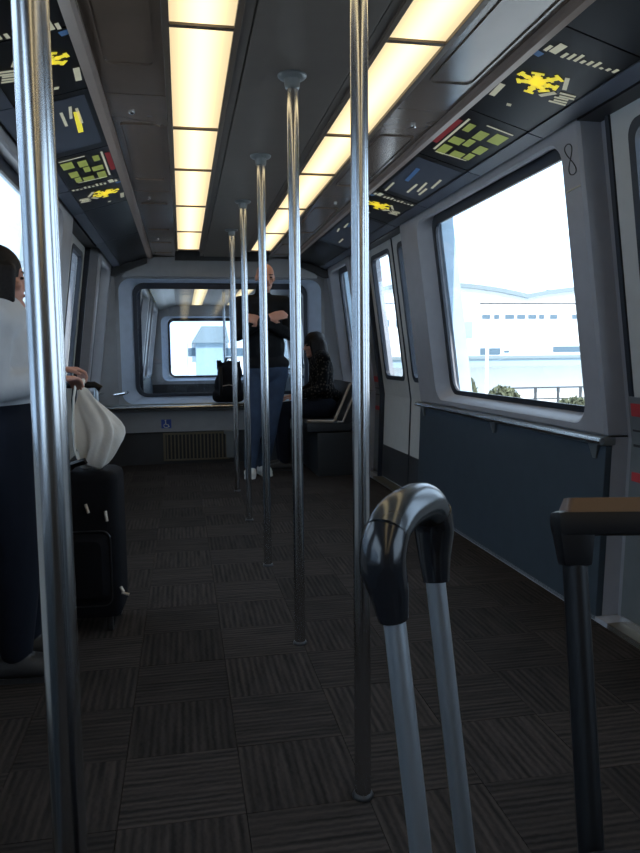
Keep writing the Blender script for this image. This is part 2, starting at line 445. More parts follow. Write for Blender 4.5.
# ------------------------------------------------------------------ ceiling
ZC = 2.1
ceiling = MB().box(-1.28, 1.28, YB, YE+0.05, 2.16, 2.22).build('ceiling', M_ceil, kind='structure')
c = MB().box(-0.185, 0.185, YB, YE-0.12, ZC, 2.165); c.build('centre_panel', M_ceil, ceiling, bevel=0.003)
for s in (-1, 1):
    MB().box(*sorted((s*0.19, s*0.222)), YB, YE-0.12, ZC+0.004, 2.165).build('side_strip', M_ceil, ceiling)
    # glossy cove panels between the lights and the rail
    ys = [YB, -2.1, -0.4, 1.30, 2.95, 4.60, 6.25, YE-0.05]
    for a, b in zip(ys[:-1], ys[1:]):
        p = MB().box(*sorted((s*0.458, s*0.69)), a+0.003, b-0.003, ZC+0.002, 2.165).build('cove_panel', M_cgloss, ceiling, bevel=0.002)
        if a > 0:
            # access hatch outline, hinge stud
            lp = rrect(a+0.35, b-0.3, 0.49, 0.66, 0.03)
            MB().loops([[(s*x, yy, ZC+0.003) for yy, x in lp], [(s*x, yy, ZC-0.004) for yy, x in lp],
                        [(s*x, yy, ZC-0.004) for yy, x in rrect(a+0.356, b-0.306, 0.496, 0.654, 0.027)], [(s*x, yy, ZC+0.003) for yy, x in rrect(a+0.356, b-0.306, 0.496, 0.654, 0.027)]], close=True).build('hatch_rim', M_cgloss, p)
            MB().lathe([(0.012, 0.004), (0.012, -0.006), (0.007, -0.009)], (s*0.60, a+0.20, ZC), 12).build('stud', M_steel, p, smooth=True)
    # rail
    MB().prism_y([(s*0.688, ZC+0.03), (s*0.688, ZC-0.016), (s*0.70, ZC-0.026), (s*0.735, ZC-0.020), (s*0.735, ZC+0.03)], YB, YE-0.03).build('trim_%d' % (1 if s > 0 else 2), M_rail, kind='structure', smooth=True)
    # roof edge filler above the walls
    MB().box(*sorted((s*1.06, s*1.30)), YB, YE+0.05, 2.035, 2.17).build('roof_edge', M_dark, ceiling)

# ------------------------------------------------------------------ ceiling lights
LY = [-4.4, -3.4, -2.4, -1.4, -0.45, 0.40, 1.33, 2.33, 3.34, 4.06, 5.02, 6.03, 7.03]
for s in (-1, 1):
    root = tag(empty('ceiling_light', (s*0.34, 1.5, ZC)), 'long warm fluorescent ceiling light strip on the side of the %s' % ('large right-hand window' if s > 0 else 'white-shirted passenger at left'), 'ceiling light', 'ceiling light strips')
    t = MB()
    for a, b in ((0.222, 0.242), (0.436, 0.458)):
        t.box(*sorted((s*a, s*b)), LY[0]-0.03, LY[-1]+0.03, ZC-0.006, ZC+0.05)
    t.build('tray_frame', M_tray, root, bevel=0.002)
    for a in LY: MB().box(*sorted((s*0.242, s*0.436)), a-0.011, a+0.011, ZC-0.002, ZC+0.03).build('divider', M_tray, root)
    MB().box(*sorted((s*0.235, s*0.445)), LY[0], LY[-1], ZC+0.03, ZC+0.05).build('backing', M_tray, root)
    for a, b in zip(LY[:-1], LY[1:]):
        me = MB().box(-0.097, 0.097, a+0.011, b-0.011, ZC+0.006, ZC+0.012)
        o = me.build('diffuser', M_lamp, root)
        o.location = (s*0.339, 0, 0)

# ------------------------------------------------------------------ route map panels in the coving
def mp(s, y, u, off=0.0):       # u 0 at the rail .. 1 at the wall
    x = 0.735 + 0.295*u; z = 2.093 - 0.088*u
    return (s*(x - off*0.286), y, z - off*0.958)
def pquad(m, s, y0, y1, u0, u1, sk=0.0, off=0.0065, k=0):
    m.hexa([mp(s, y0, u0, off), mp(s, y1, u0, off), mp(s, y1+sk, u1, off), mp(s, y0+sk, u1, off)],
           [mp(s, y0, u0, off+.001), mp(s, y1, u0, off+.001), mp(s, y1+sk, u1, off+.001), mp(s, y0+sk, u1, off+.001)], k)
def pline(m, s, a, b, w, k=0, off=0.0075):
    (y0, u0), (y1, u1) = a, b
    dy, du = y1-y0, (u1-u0)*0.308
    L = math.hypot(dy, du); ny_, nu = -du/L*w/2, dy/L*w/2/0.308
    q = [(y0+ny_, u0+nu), (y1+ny_, u1+nu), (y1-ny_, u1-nu), (y0-ny_, u0-nu)]
    m.hexa([mp(s, a_, b_, off) for a_, b_ in q], [mp(s, a_, b_, off+.001) for a_, b_ in q], k)
def panel(s, y0, y1, name, label, cat, base=M_map):
    root = tag(empty(name, mp(s, (y0+y1)/2, 0.5)), label, cat, 'coving panels')
    MB().hexa([mp(s, y0+.004, 0, 0.006), mp(s, y1-.004, 0, 0.006), mp(s, y1-.004, 1.13, 0.006), mp(s, y0+.004, 1.13, 0.006)],
              [mp(s, y0+.004, 0, -0.03), mp(s, y1-.004, 0, -0.03), mp(s, y1-.004, 1.13, -0.03), mp(s, y0+.004, 1.13, -0.03)]).build('panel_board', base, root)
    MB().hexa([mp(s, y0+.004, 0.90, 0.0068), mp(s, y1-.004, 0.90, 0.0068), mp(s, y1-.004, 1.13, 0.0068), mp(s, y0+.004, 1.13, 0.0068)],
              [mp(s, y0+.004, 0.90, 0.012), mp(s, y1-.004, 0.90, 0.012), mp(s, y1-.004, 1.13, 0.010), mp(s, y0+.004, 1.13, 0.010)]).build('retaining_strip', M_pgrey, root)
    return root
def terminal_map(s, cy, root):
    m = MB(); R_ = random.Random(3)
    cu = 0.34
    for i, a in enumerate((8, 52, 100, 150, 205, 258, 305)):      # yellow concourse star
        q = math.radians(a); L = (0.085, 0.062, 0.07, 0.09, 0.06, 0.072, 0.066)[i]
        e = (cy + L*math.cos(q), cu + L*math.sin(q)/0.308)
        pline(m, s, (cy, cu), e, 0.020)
        w_ = 0.016 + 0.010*R_.random()
        pline(m, s, (e[0]-w_*math.sin(q), e[1]+w_*math.cos(q)/.308), (e[0]+w_*math.sin(q), e[1]-w_*math.cos(q)/.308), 0.013)
        h_ = (cy + L*.6*math.cos(q), cu + L*.6*math.sin(q)/0.308); w_ *= 0.8
        pline(m, s, (h_[0]-w_*math.sin(q), h_[1]+w_*math.cos(q)/.308), (h_[0]+w_*math.sin(q), h_[1]-w_*math.cos(q)/.308), 0.011)
    pline(m, s, (cy-0.035, cu), (cy+0.03, cu), 0.05)
    m.build('map_drawing', M_yel, root, kind='stuff')
    m = MB()
    for i in range(5): pline(m, s, (cy+0.09-0.02*i, 0.66+0.03*(i % 2)), (cy+0.075-0.02*i, 0.86-0.02*(i % 3)), 0.012)
    pline(m, s, (cy-0.10, 0.55), (cy-0.02, 0.66), 0.016); pline(m, s, (cy+0.02, 0.62), (cy+0.08, 0.52), 0.018)
    for i in range(9): pline(m, s, (cy-0.20-0.004*i, 0.28+0.07*i), (cy-0.235-0.012*(i % 3), 0.29+0.07*i), 0.011)
    pline(m, s, (cy-0.205, 0.16), (cy-0.27, 0.18), 0.026)
    pline(m, s, (cy-0.20, 0.08), (cy-0.24, 0.09), 0.012)
    m.build('map_legend', M_pale, root, kind='stuff')
    m = MB(); pline(m, s, (cy+0.10, 0.06), (cy+0.21, 0.08), 0.022); pline(m, s, (cy+0.22, 0.34), (cy+0.24, 0.36), 0.018); m.build('map_title', M_pale, root, kind='stuff')
    m = MB(); pline(m, s, (cy-0.155, 0.04), (cy-0.185, 0.06), 0.03); m.build('map_symbol', M_pblue, root)
def chart(s, y0, root):
    m = MB()
    for r in range(3):
        for k in range(3): pquad(m, s, y0+0.10+0.15*k+0.03*((r+k) % 2), y0+0.19+0.15*k+0.02*((2*r+k) % 3), 0.20+0.21*r, 0.30+0.21*r+0.04*((r+2*k) % 3))
    m.build('chart_block', M_grn, root, kind='stuff')
    m = MB(); pquad(m, s, y0+0.10, y0+0.42, 0.02, 0.10); m.build('chart_header', M_red, root)
    m = MB()
    pline(m, s, (y0+0.06, 0.14), (y0+0.50, 0.15), 0.010); pline(m, s, (y0+0.06, 0.40), (y0+0.06, 0.80), 0.010); pline(m, s, (y0+0.52, 0.2), (y0+0.50, 0.7), 0.008)
    m.build('chart_line', M_pale, root, kind='stuff')
def advert(s, y0, y1, root, seed):
    R_ = random.Random(seed)
    m = MB(); pquad(m, s, y0+0.05, y1-0.08, 0.08, 0.86); m.build('poster_ground', M_pgrey, root)
    m = MB()
    for k in range(5):
        a = y0+0.12+R_.random()*(y1-y0-0.35); u = 0.15+0.6*R_.random()
        pline(m, s, (a, u), (a+0.12+0.1*R_.random(), u+0.05*R_.random()), 0.012, off=0.009)
    m.build('poster_line', M_pale, root, kind='stuff')
    m = MB(); pline(m, s, (y0+0.2, 0.25), (y0+0.45, 0.3), 0.022, off=0.009); m.build('poster_title', M_pblue if seed % 2 else M_yel, root)
for s, nm in ((1, 'right'), (-1, 'left')):
    spots = [(1.55, 2.11, 'b'), (2.11, 2.86, 'm'), (2.86, 3.50, 'c'), (3.50, 4.30, 'a'), (4.30, 4.95, 'm2'), (4.95, 6.2, 'a'), (6.2, YE-0.06, 'b')] if s > 0 else \
            [(1.55, 2.36, 'b'), (2.36, 2.86, 'm'), (2.86, 3.60, 'a'), (3.60, 4.20, 'c'), (4.20, 4.80, 'm2'), (4.80, 6.0, 'b'), (6.0, YE-0.06, 'b')]
    for a, b, kind in spots:
        side_w = 'above the large bright window side' if s > 0 else 'above the white-shirted passenger side'
        lab = {'m': 'black terminal map panel with a yellow star-shaped plan, %s', 'm2': 'far black map panel with small yellow drawing, %s',
               'c': 'black coving chart with green blocks and a red header, %s', 'b': 'plain dark coving panel without print, %s',
               'a': 'dark slate poster in the coving with pale lines, %s'}[kind] % side_w
        if kind in 'ab': lab = lab.replace('coving', {1.55: 'nearest coving', 3.5: 'middle coving', 2.86: 'middle coving', 4.95: 'far coving', 4.8: 'next to last coving', 6.2: 'last coving', 6.0: 'last coving'}[a], 1)
        pr = panel(s, a, b, {'m': 'terminal_map', 'm2': 'terminal_map', 'c': 'service_chart', 'b': 'coving_panel', 'a': 'poster'}[kind], lab, {'m': 'map', 'm2': 'map', 'c': 'chart', 'b': 'panel', 'a': 'poster'}[kind])
        if kind in ('m', 'm2'): terminal_map(s, (2.47 if s > 0 else 2.56) if kind == 'm' else (a+b)/2 - 0.03, pr)
        elif kind == 'c': chart(s, a + (0.02 if s > 0 else 0.0), pr)
        elif kind == 'a': advert(s, a, b, pr, int(a*10))
# plain coving strip behind the camera
for s in (-1, 1):
    MB().hexa([mp(s, YB, 0, 0.006), mp(s, 1.545, 0, 0.006), mp(s, 1.545, 1, 0.006), mp(s, YB, 1, 0.006)], [mp(s, YB, 0, -0.03), mp(s, 1.545, 0, -0.03), mp(s, 1.545, 1, -0.03), mp(s, YB, 1, -0.03)]).build('coving_strip', M_map, ceiling)

# ------------------------------------------------------------------ end walls
def end_wall(y, name, ox=0.0, sgn=1, parent=None, e=0.0):
    """wall across the car with one large rounded window; sgn = +1 when it faces -Y"""
    root = parent or empty(name, (ox, y, 0), kind='structure')
    xw = 1.29
    P = lambda lp, d: [(x + ox, y + sgn*d, z) for x, z in lp]
    o_ = rrect(-xw, xw, 0.56, 2.17, 0.01)
    i_ = rrect(-1.035-e, 1.035+e, 0.625-e*.3, 1.89+e*.3, 0.12)
    j_ = rrect(-0.905-e, 0.905+e, 0.69-e*.3, 1.86+e*.3, 0.10)
    MB().loops([P(i_, 0.0), P(i_, 0.18), P(o_, 0.18), P(o_, 0.0)], close=True).build('window_surround', M_endw, root, smooth=True, sharp=30)
    MB().loops([P(i_, -0.004), P(j_, 0.13), P(j_, 0.18), P(i_, 0.18)], close=True).build('window_reveal', M_reveal_skylit, root, smooth=True, sharp=30)
    a = rrect(-0.905-e, 0.905+e, 0.69-e*.3, 1.86+e*.3, 0.11); b = rrect(-0.865-e, 0.865+e, 0.725-e*.3, 1.80+e*.3, 0.085)
    MB().loops([P(a, 0.135), P(a, 0.115), P(b, 0.115), P(b, 0.135)], close=True).build('gasket', M_rub, root, smooth=True, sharp=30)
    g = rrect(-0.88-e, 0.88+e, 0.71-e*.3, 1.82+e*.3, 0.09)
    MB().loops([P(g, 0.122), P(g, 0.127)], cap0=True, cap1=True).build('glass_pane', M_glass_end, root)
    m = MB().box(-xw+ox, xw+ox, y, y+sgn*0.14, -0.1, 0.56); m.build('lower_wall', M_lowdark, root)
    return root
wall_end = end_wall(YE, 'wall_end')
# header with a lowered middle below the lights
hd = MB().prism_y([(-0.99, 1.90), (-0.90, 2.02), (-0.72, 2.085), (-0.50, 2.10), (0.50, 2.10), (0.72, 2.085), (0.90, 2.02), (0.99, 1.90)], YE-0.10, YE+0.002)
hd.build('header_panel', M_endw, wall_end, bevel=0.008, smooth=True)
MB().prism_y([(-0.47, 2.06), (0.47, 2.06), (0.47, 2.17), (-0.47, 2.17)], YE-0.13, YE-0.09).build('header_cap', M_dark, wall_end, bevel=0.004)
for s in (-1, 1):   # curved corner posts and dark cove ends
    pts = []
    for i in range(7):
        a = math.radians(90*i/6); pts.append((s*(1.24 - 0.17*(1-math.cos(a))), YE - 0.17*math.sin(math.pi/2 - a)))
    base = [(s*1.30, YE+0.01)] + [(s*1.27, YE-0.17)] + [(x, yy) for x, yy in pts]
    ls0 = [(x, yy, 0.60) for x, yy in base]; ls1 = [(x - s*0.0, yy, 2.04) for x, yy in base]
    MB().hexa(ls0, ls1).build('corner_post', M_endw, wall_end, smooth=True)
    MB().prism_y([(s*0.74, 2.03), (s*0.74, 2.12), (s*1.2, 2.12), (s*1.2, 1.90), (s*1.06, 1.90)], YE-0.13, YE-0.06).build('cove_end', M_dark, wall_end, bevel=0.01)
    MB().tube([(s*1.10, YE-0.17, 0.73), (s*1.0, YE-0.19, 0.745), (s*0.98, YE-0.10, 0.75), (s*0.98, YE, 0.75)], 0.014, 10).build('grab_handle', M_steel, wall_end, smooth=True)
sh = MB().box(-1.2, 1.2, YE-0.16, YE+0.002, 0.565, 0.625).build('end_shelf', M_pocket, wall_end, bevel=0.015, smooth=True)
MB().tube([(-1.2, YE-0.16, 0.597), (1.2, YE-0.16, 0.597)], 0.02, 10).build('nosing', M_steel, sh, smooth=True)
MB().box(-1.2, 1.2, YE-0.06, YE+0.002, 0.335, 0.565).build('fascia', M_endw, wall_end, bevel=0.004)
MB().box(-1.2, 1.2, YE-0.03, YE+0.002, 0.0, 0.335).build('plinth', M_lowdark, wall_end)
# heater grille with upright bars
gr = MB().box(-0.62, 0.02, YE-0.045, YE-0.03, 0.035, 0.32).build('heater_grille', M_dark, wall_end)
for i in range(17):
    x = -0.60 + i*0.0375
    MB().box(x-0.007, x+0.007, YE-0.056, YE-0.045, 0.05, 0.305).build('grille_bar', M_grille, gr)
MB().box(-0.62, 0.02, YE-0.058, YE-0.045, 0.305, 0.325).build('grille_rim', M_grille, gr)
MB().box(-0.62, 0.02, YE-0.058, YE-0.045, 0.035, 0.05).build('grille_rim', M_grille, gr)
for x in (-0.63, 0.02): MB().box(x-0.012, x+0.012, YE-0.058, YE-0.045, 0.035, 0.325).build('grille_rim', M_grille, gr)
cl = MB().box(0.00, 0.10, YE-0.075, YE-0.03, 0.05, 0.32).build('valve_box', M_pocket, wall_end, bevel=0.005)
MB().box(-0.02, 0.12, YE-0.08, YE-0.03, 0.30, 0.335).build('valve_lid', M_pocket, cl, bevel=0.004)
# blue wheelchair sign
sg = tag(empty('wheelchair_sign', (-0.605, YE-0.062, 0.42)), 'small blue wheelchair sign on the fascia under the end window', 'sign')
MB().box(-0.655, -0.555, YE-0.063, YE-0.060, 0.375, 0.465).build('sign_plate', mat('sign_blue', (0.03, 0.07, 0.30), 0.4), sg)
w = MB(); yy = YE-0.0645
w.tube([(-0.605+0.026*math.cos(t), yy, 0.402+0.020*math.sin(t)) for t in [math.radians(100+i*25) for i in range(11)]], 0.0035, 6)
w.tube([(-0.612, yy, 0.446), (-0.608, yy, 0.414), (-0.588, yy, 0.412), (-0.576, yy, 0.388)], 0.0045, 6)
w.lathe([(0.006, -0.006), (0.008, 0), (0.006, 0.006)], (-0.612, yy, 0.455), 8)
w.build('wheelchair_symbol', M_wht, sg)
# rear wall behind the camera
MB().box(-1.29, 1.29, YB-0.1, YB, -0.1, 2.17).build('wall_rear', M_endw, kind='structure')

# ------------------------------------------------------------------ stanchion poles
def pole(x, y, label, r=0.0205):
    root = tag(empty('grab_pole', (x, y, 0)), label, 'pole', 'chrome grab poles')
    MB().lathe([(r, 0.0), (r, ZC)], (x, y, 0), 28).build('pole_tube', M_steel, root, smooth=True)
    MB().lathe([(0.052, ZC+0.002), (0.052, ZC-0.006), (0.046, ZC-0.012), (0.030, ZC-0.016), (0.026, ZC-0.045), (r, ZC-0.05)], (x, y, 0), 28).build('ceiling_flange', M_pocket, root, smooth=True)
    MB().lathe([(r, 0.012), (0.024, 0.010), (0.027, 0.004), (0.027, 0.0)], (x, y, 0), 28).build('floor_socket', M_dark, root, smooth=True)
for i, yp in enumerate((1.67, 2.66, 3.72, 4.80, 5.88)):
    pole(-0.012, yp, ('nearest chrome pole of the centre row, just behind the silver luggage handle', 'second chrome pole from the camera in the centre row',
                   'third chrome pole in the centre row, in front of the bald man', 'fourth chrome pole from the camera in the centre row', 'farthest chrome pole of the centre row, by the end window')[i])
pole(-0.592, 0.95, 'thick looking foreground chrome pole at left, in front of the black suitcase', 0.0215)

# ------------------------------------------------------------------ luggage
M_case = mat('case_nylon', (0.006, 0.006, 0.008), 0.85, bump=0.4, bscale=400, spec=0.15)
M_gripk = mat('grip_black', (0.012, 0.013, 0.016), 0.18, spec=0.6)
M_gripm = mat('grip_satin', (0.10, 0.11, 0.12), 0.22, metal=0.7)
M_alu = mat('handle_aluminium', (0.46, 0.50, 0.54), 0.36, metal=0.85, noise=0.03)
M_blk = mat('handle_black', (0.005, 0.005, 0.006), 0.45, spec=0.25)
M_grip_refl = mat('grip_painted_reflection', (0.085, 0.042, 0.02), 0.4, noise=0.1)  # warm ceiling light reflected on the black grip, painted as brown
M_bag = mat('bag_cloth', (0.74, 0.71, 0.66), 0.85, noise=0.08, bump=0.3, bscale=80)
M_zip = mat('zip_metal', (0.5, 0.42, 0.34), 0.4, metal=0.6)

def case_body(root, w, y0, y1, z1, mat_=None):
    """soft shell in local space: rounded body, pocket, zip line, wheels, feet"""
    mat_ = mat_ or M_case
    secs = []
    n = 10
    lp = lambda g, z: [(x, y, z) for x, y in rrect(-w+g, w-g, y0+g, y1-g, max(0.012, 0.045-g*0.4), 5)]
    for g, z in ((0.03, 0.055), (0.008, 0.062), (0.0, 0.085), (0.0, z1-0.04), (0.006, z1-0.015), (0.025, z1-0.002), (0.05, z1)):
        secs.append(lp(g, z))
    b = MB().loops(secs, cap0=True, cap1=True).build('case_body', mat_, root, smooth=True, local=True, sharp=50)
    # front pocket
    ps = [[(x, y0 - 0.001 - d, z) for x, z in rrect(-w+0.04+d, w-0.04-d, 0.13+d, z1*0.62-d, 0.03, 5)] for d in (-0.002, 0.018, 0.024)]
    pk = MB().loops(ps, cap0=True, cap1=True).build('front_pocket', mat_, b, smooth=True, local=True)
    zl = [(x, y0 - 0.008, z) for x, z in rrect(-w+0.03, w-0.03, 0.115, z1*0.62+0.014, 0.035, 5)]
    MB().tube(zl + [zl[0]], 0.003, 6).build('zip', M_dark, b, local=True)
    for sx in (-1, 1):
        wh = MB().tube([(sx*(w-0.045)-0.014, y1-0.035, 0.032), (sx*(w-0.045)+0.014, y1-0.035, 0.032)], 0.032, 18).build('wheel', M_dark, root, local=True, smooth=True)
        MB().box(sx*(w-0.045)-0.022, sx*(w-0.045)+0.022, y1-0.075, y1-0.004, 0.036, 0.085).build('wheel_housing', M_blk, wh, local=True, bevel=0.006)
        MB().box(sx*(w-0.05)-0.012, sx*(w-0.05)+0.012, y0+0.02, y0+0.045, 0.0, 0.06).build('foot', M_dark, root, local=True, bevel=0.004)
    # carry strap on top
    ym = (y0+y1)/2 - 0.02
    MB().tube([(-0.09, ym, z1-0.004), (-0.075, ym, z1+0.012), (-0.03, ym, z1+0.02), (0.03, ym, z1+0.02), (0.075, ym, z1+0.012), (0.09, ym, z1-0.004)], 0.009, 8, flat=1.4).build('carry_handle', M_blk, root, local=True, smooth=True)
    return b

def frame_rot(a, z):
    a = Vector(a).normalized(); z = Vector(z).normalized(); y = z.cross(a).normalized(); a = y.cross(z)
    return Matrix((a, y, z)).transposed().to_euler()

# --- suitcase with the arched silver handle
T1, T2 = at_y(390, 613, 0.62), at_y(432, 578, 0.713)
ax = Vector((T2.x-T1.x, T2.y-T1.y, 0)).normalized(); nn = Vector((ax.y, -ax.x, 0)); kt = 0.12
zt = Vector((-kt*nn.x, -kt*nn.y, 1)).normalized()
mid = (T1+T2)/2
hgt = 0.875 + 0.02
loc = mid - zt*(mid.z/zt.z) + Vector((0, 0, 0.03))
s1 = tag(empty('rolling_suitcase', loc, rot=frame_rot(ax, zt)), 'black suitcase whose arched grip and twin silver handle tubes rise in the foreground', 'suitcase')
case_body(s1, 0.13, 0.0, 0.16, 0.47)
hh = (mid.z - 0.03)/zt.z
hw = (T2-T1).length/2
hd_ = MB()
for sx in (-1, 1):
    tb = MB().tube([(sx*hw, 0.0, 0.42), (sx*hw, 0.0, hh+0.03)], 0.0105, 18).build('handle_tube', M_alu, s1, smooth=True, local=True)
    MB().box(sx*hw-0.018, sx*hw+0.018, -0.016, 0.03, 0.42, 0.475).build('tube_collar', M_blk, s1, local=True, bevel=0.005)
gp = []
for i in range(25):
    a = math.pi*i/24
    gp.append((-(hw+0.012)*math.copysign(abs(math.cos(a))**0.75, math.cos(a)), -0.004*math.sin(a), hh + 0.046 + 0.042*math.sin(a)**0.8))
full = [(-hw-0.002, 0, hh-0.004), (-hw-0.005, 0, hh+0.022)] + gp + [(hw+0.005, 0, hh+0.022), (hw+0.002, 0, hh-0.004)]
rs = [0.0135, 0.0175] + [0.0205]*25 + [0.0165, 0.0135]
def sub(pts, rr, a, b): return pts[a:b], rr[a:b]
p_, r_ = full[7:23], [r*1.0 for r in rs[7:23]]
gr_ = MB().tube(p_, r_, 20).build('grip_arch', M_gripm, s1, smooth=True, local=True)
for (a, b) in ((0, 8), (22, 29)):
    MB().tube(full[a:b], [r*1.04 for r in rs[a:b]], 20).build('grip_boot', M_gripk, s1, smooth=True, local=True)
MB().tube([(-0.014, -0.0035, hh+0.100), (0.014, -0.0035, hh+0.100)], 0.009, 12).build('release_button', M_gripk, gr_, smooth=True, local=True)

# --- suitcase with the straight dark handle
T = at_y(573, 538, 0.62)
ax = Vector((0.982, -0.19, 0)); nn = Vector((ax.y, -ax.x, 0)); kt = 0.24
zt = Vector((-kt*nn.x, -kt*nn.y, 1)).normalized()
mid = T + ax*0.09
loc = mid - zt*(mid.z/zt.z); loc.z = 0.004
s2 = tag(empty('rolling_suitcase', loc, rot=frame_rot(ax, zt)), 'black suitcase with a straight dark handle and a warm reflection painted on its grip at the right edge', 'suitcase')
case_body(s2, 0.15, -0.20, -0.012, 0.69)
hh = mid.z/zt.z
for sx in (-1, 1):
    MB().tube([(sx*0.09, 0.0, 0.60), (sx*0.09, 0.0, hh+0.02)], 0.0115, 16, flat=1.0).build('handle_tube', M_blk, s2, smooth=True, local=True)
    MB().box(sx*0.09-0.018, sx*0.09+0.018, -0.02, 0.016, 0.60, 0.66).build('tube_collar', M_blk, s2, local=True, bevel=0.005)
    MB().hexa([(sx*0.09-0.013, -0.012, hh-0.03), (sx*0.09+0.013, -0.012, hh-0.03), (sx*0.09+0.013, 0.012, hh-0.03), (sx*0.09-0.013, 0.012, hh-0.03)],
              [(sx*0.09-0.018, -0.016, hh+0.012), (sx*0.09+0.018, -0.016, hh+0.012), (sx*0.09+0.018, 0.016, hh+0.012), (sx*0.09-0.018, 0.016, hh+0.012)]).build('corner_block', M_blk, s2, local=True, bevel=0.004, smooth=True)
gb = MB().box(-0.108, 0.108, -0.017, 0.017, hh-0.002, hh+0.022).build('grip_bar', M_blk, s2, local=True, bevel=0.007, smooth=True)
MB().loops([[(x, y, hh+0.0205) for x, y in rrect(-0.100, 0.100, -0.0155, 0.0155, 0.006)], [(x, y, hh+0.034) for x, y in rrect(-0.095, 0.095, -0.011, 0.011, 0.006)]], cap0=True, cap1=True).build('grip_reflection', M_grip_refl, gb, local=True, smooth=True)  # raised strip that carries the painted reflection
MB().box(0.012, 0.05, -0.010, 0.010, hh+0.03, hh+0.038).build('release_button', M_blk, gb, local=True, bevel=0.003)

# --- black suitcase held by the passenger at left
s3 = tag(empty('rolling_suitcase', (-0.862, 2.94, 0.0), rot=(0, 0, math.radians(-4))), 'upright black suitcase with white bag hung on it, behind the foreground pole', 'suitcase')
b3 = case_body(s3, 0.165, 0.0, 0.24, 0.655)
for sx in (-1, 1):
    MB().tube([(sx*0.065, 0.20, 0.60), (sx*0.065, 0.20, 0.985)], 0.009, 12).build('handle_tube', M_alu, s3, smooth=True, local=True)
MB().tube([(-0.085, 0.20, 0.975), (-0.06, 0.20, 0.992), (0.06, 0.20, 0.992), (0.085, 0.20, 0.975)], 0.014, 12).build('grip_bar', M_blk, s3, smooth=True, local=True)
for x, z, dx, dz in ((0.045, 0.53, 0.012, -0.035), (0.12, 0.50, 0.006, -0.04), (0.168, 0.19, 0.012, -0.02), (0.172, 0.165, 0.028, -0.006)):
    MB().tube([(x, -0.008, z), (x+dx, -0.014, z+dz)], 0.006, 8).build('zip_pull', M_zip, b3, local=True)
MB().tube([(-0.03, 0.03, 0.66), (0.0, 0.015, 0.685), (0.05, 0.01, 0.70)], 0.013, 8, flat=1.6).build('side_strap', M_blk, b3, local=True, smooth=True)

# --- white cloth bag hanging from the handle
bag = tag(empty('cloth_bag', (-0.755, 3.02, 0.66)), 'off-white cloth bag hanging in folds from the suitcase handle', 'bag')
secs = []
prof_b = [(0.992, -0.820, 0.012, 0.012), (0.955, -0.812, 0.030, 0.02), (0.90, -0.790, 0.060, 0.030), (0.845, -0.765, 0.084, 0.038), (0.80, -0.760, 0.088, 0.044), (0.75, -0.770, 0.076, 0.044), (0.70, -0.785, 0.058, 0.036), (0.675, -0.792, 0.042, 0.026), (0.668, -0.795, 0.025, 0.015)]
N = 48
for j, (z, cxx, hx, hy) in enumerate(prof_b):
    l = []
    for i in range(N):
        a = 2*math.pi*i/N
        amp = 0.16*(1 if 1 < j < 8 else 0.4)
        r = 1 + amp*math.sin(7*a + 0.9*j*0.4) + amp*0.6*math.sin(11*a - j*0.25)
        l.append((cxx + hx*r*math.cos(a) - 0.010*math.sin(3*a+j), 2.99 + hy*r*math.sin(a), z + 0.012*math.sin(2*a)*(1 if j > 5 else 0)))
    secs.append(l)
bb = MB().loops(secs, cap0=True, cap1=True).build('bag_body', M_bag, bag, smooth=True, sharp=80)
md = bb.modifiers.new('sub', 'SUBSURF'); md.levels = 1; md.render_levels = 1
MB().tube([(-0.842, 2.985, 1.0), (-0.849, 2.965, 0.95), (-0.853, 2.955, 0.85), (-0.851, 2.955, 0.74), (-0.837, 2.96, 0.69)], 0.014, 8, flat=0.35).build('bag_strap', M_bag, bag, smooth=True)
MB().tube([(-0.82, 2.99, 0.985), (-0.825, 3.05, 1.012), (-0.825, 3.14, 1.01)], 0.009, 8).build('bag_loop', M_bag, bag, smooth=True)

# ------------------------------------------------------------------ people
M_skin = mat('skin', (0.52, 0.26, 0.19), 0.5, noise=0.06, scale=30)
M_jacket = mat('jacket_black', (0.007, 0.008, 0.010), 0.85, spec=0.2, bump=0.4, bscale=60)
M_jeans = mat('jeans_blue', (0.026, 0.045, 0.085), 0.9, noise=0.15, bump=0.4, bscale=120)
M_shoe = mat('shoe_white', (0.62, 0.62, 0.60), 0.6)
M_shoed = mat('shoe_dark', (0.02, 0.02, 0.022), 0.6)
M_shirt = mat('shirt_white', (0.48, 0.50, 0.53), 0.85, noise=0.04, bump=0.3, bscale=40)
M_hair = mat('hair_dark', (0.007, 0.005, 0.005), 0.6, spec=0.25, noise=0.3, scale=60, bump=0.6, bscale=150)
M_trous = mat('trousers_navy', (0.007, 0.009, 0.016), 0.9, spec=0.2)
M_eye = mat('eye_dark', (0.02, 0.015, 0.012), 0.2)
M_lip = mat('lip', (0.36, 0.13, 0.11), 0.5)
def pattern_mat():
    m = mat('jacket_pattern', (0.05, 0.045, 0.04), 0.9, spec=0.1)
    nt = m.node_tree; p = nt.nodes['Principled BSDF']
    v = nt.nodes.new('ShaderNodeTexVoronoi'); v.inputs['Scale'].default_value = 38
    tc = nt.nodes.new('ShaderNodeTexCoord'); nt.links.new(tc.outputs['Object'], v.inputs['Vector'])
    r = nt.nodes.new('ShaderNodeValToRGB')
    r.color_ramp.elements[0].position = 0.25; r.color_ramp.elements[0].color = (0.05, 0.043, 0.036, 1)
    r.color_ramp.elements[1].position = 0.45; r.color_ramp.elements[1].color = (0.004, 0.004, 0.005, 1)
    nt.links.new(v.outputs['Distance'], r.inputs[0]); nt.links.new(r.outputs[0], p.inputs['Base Color'])
    return m
M_patt = pattern_mat()

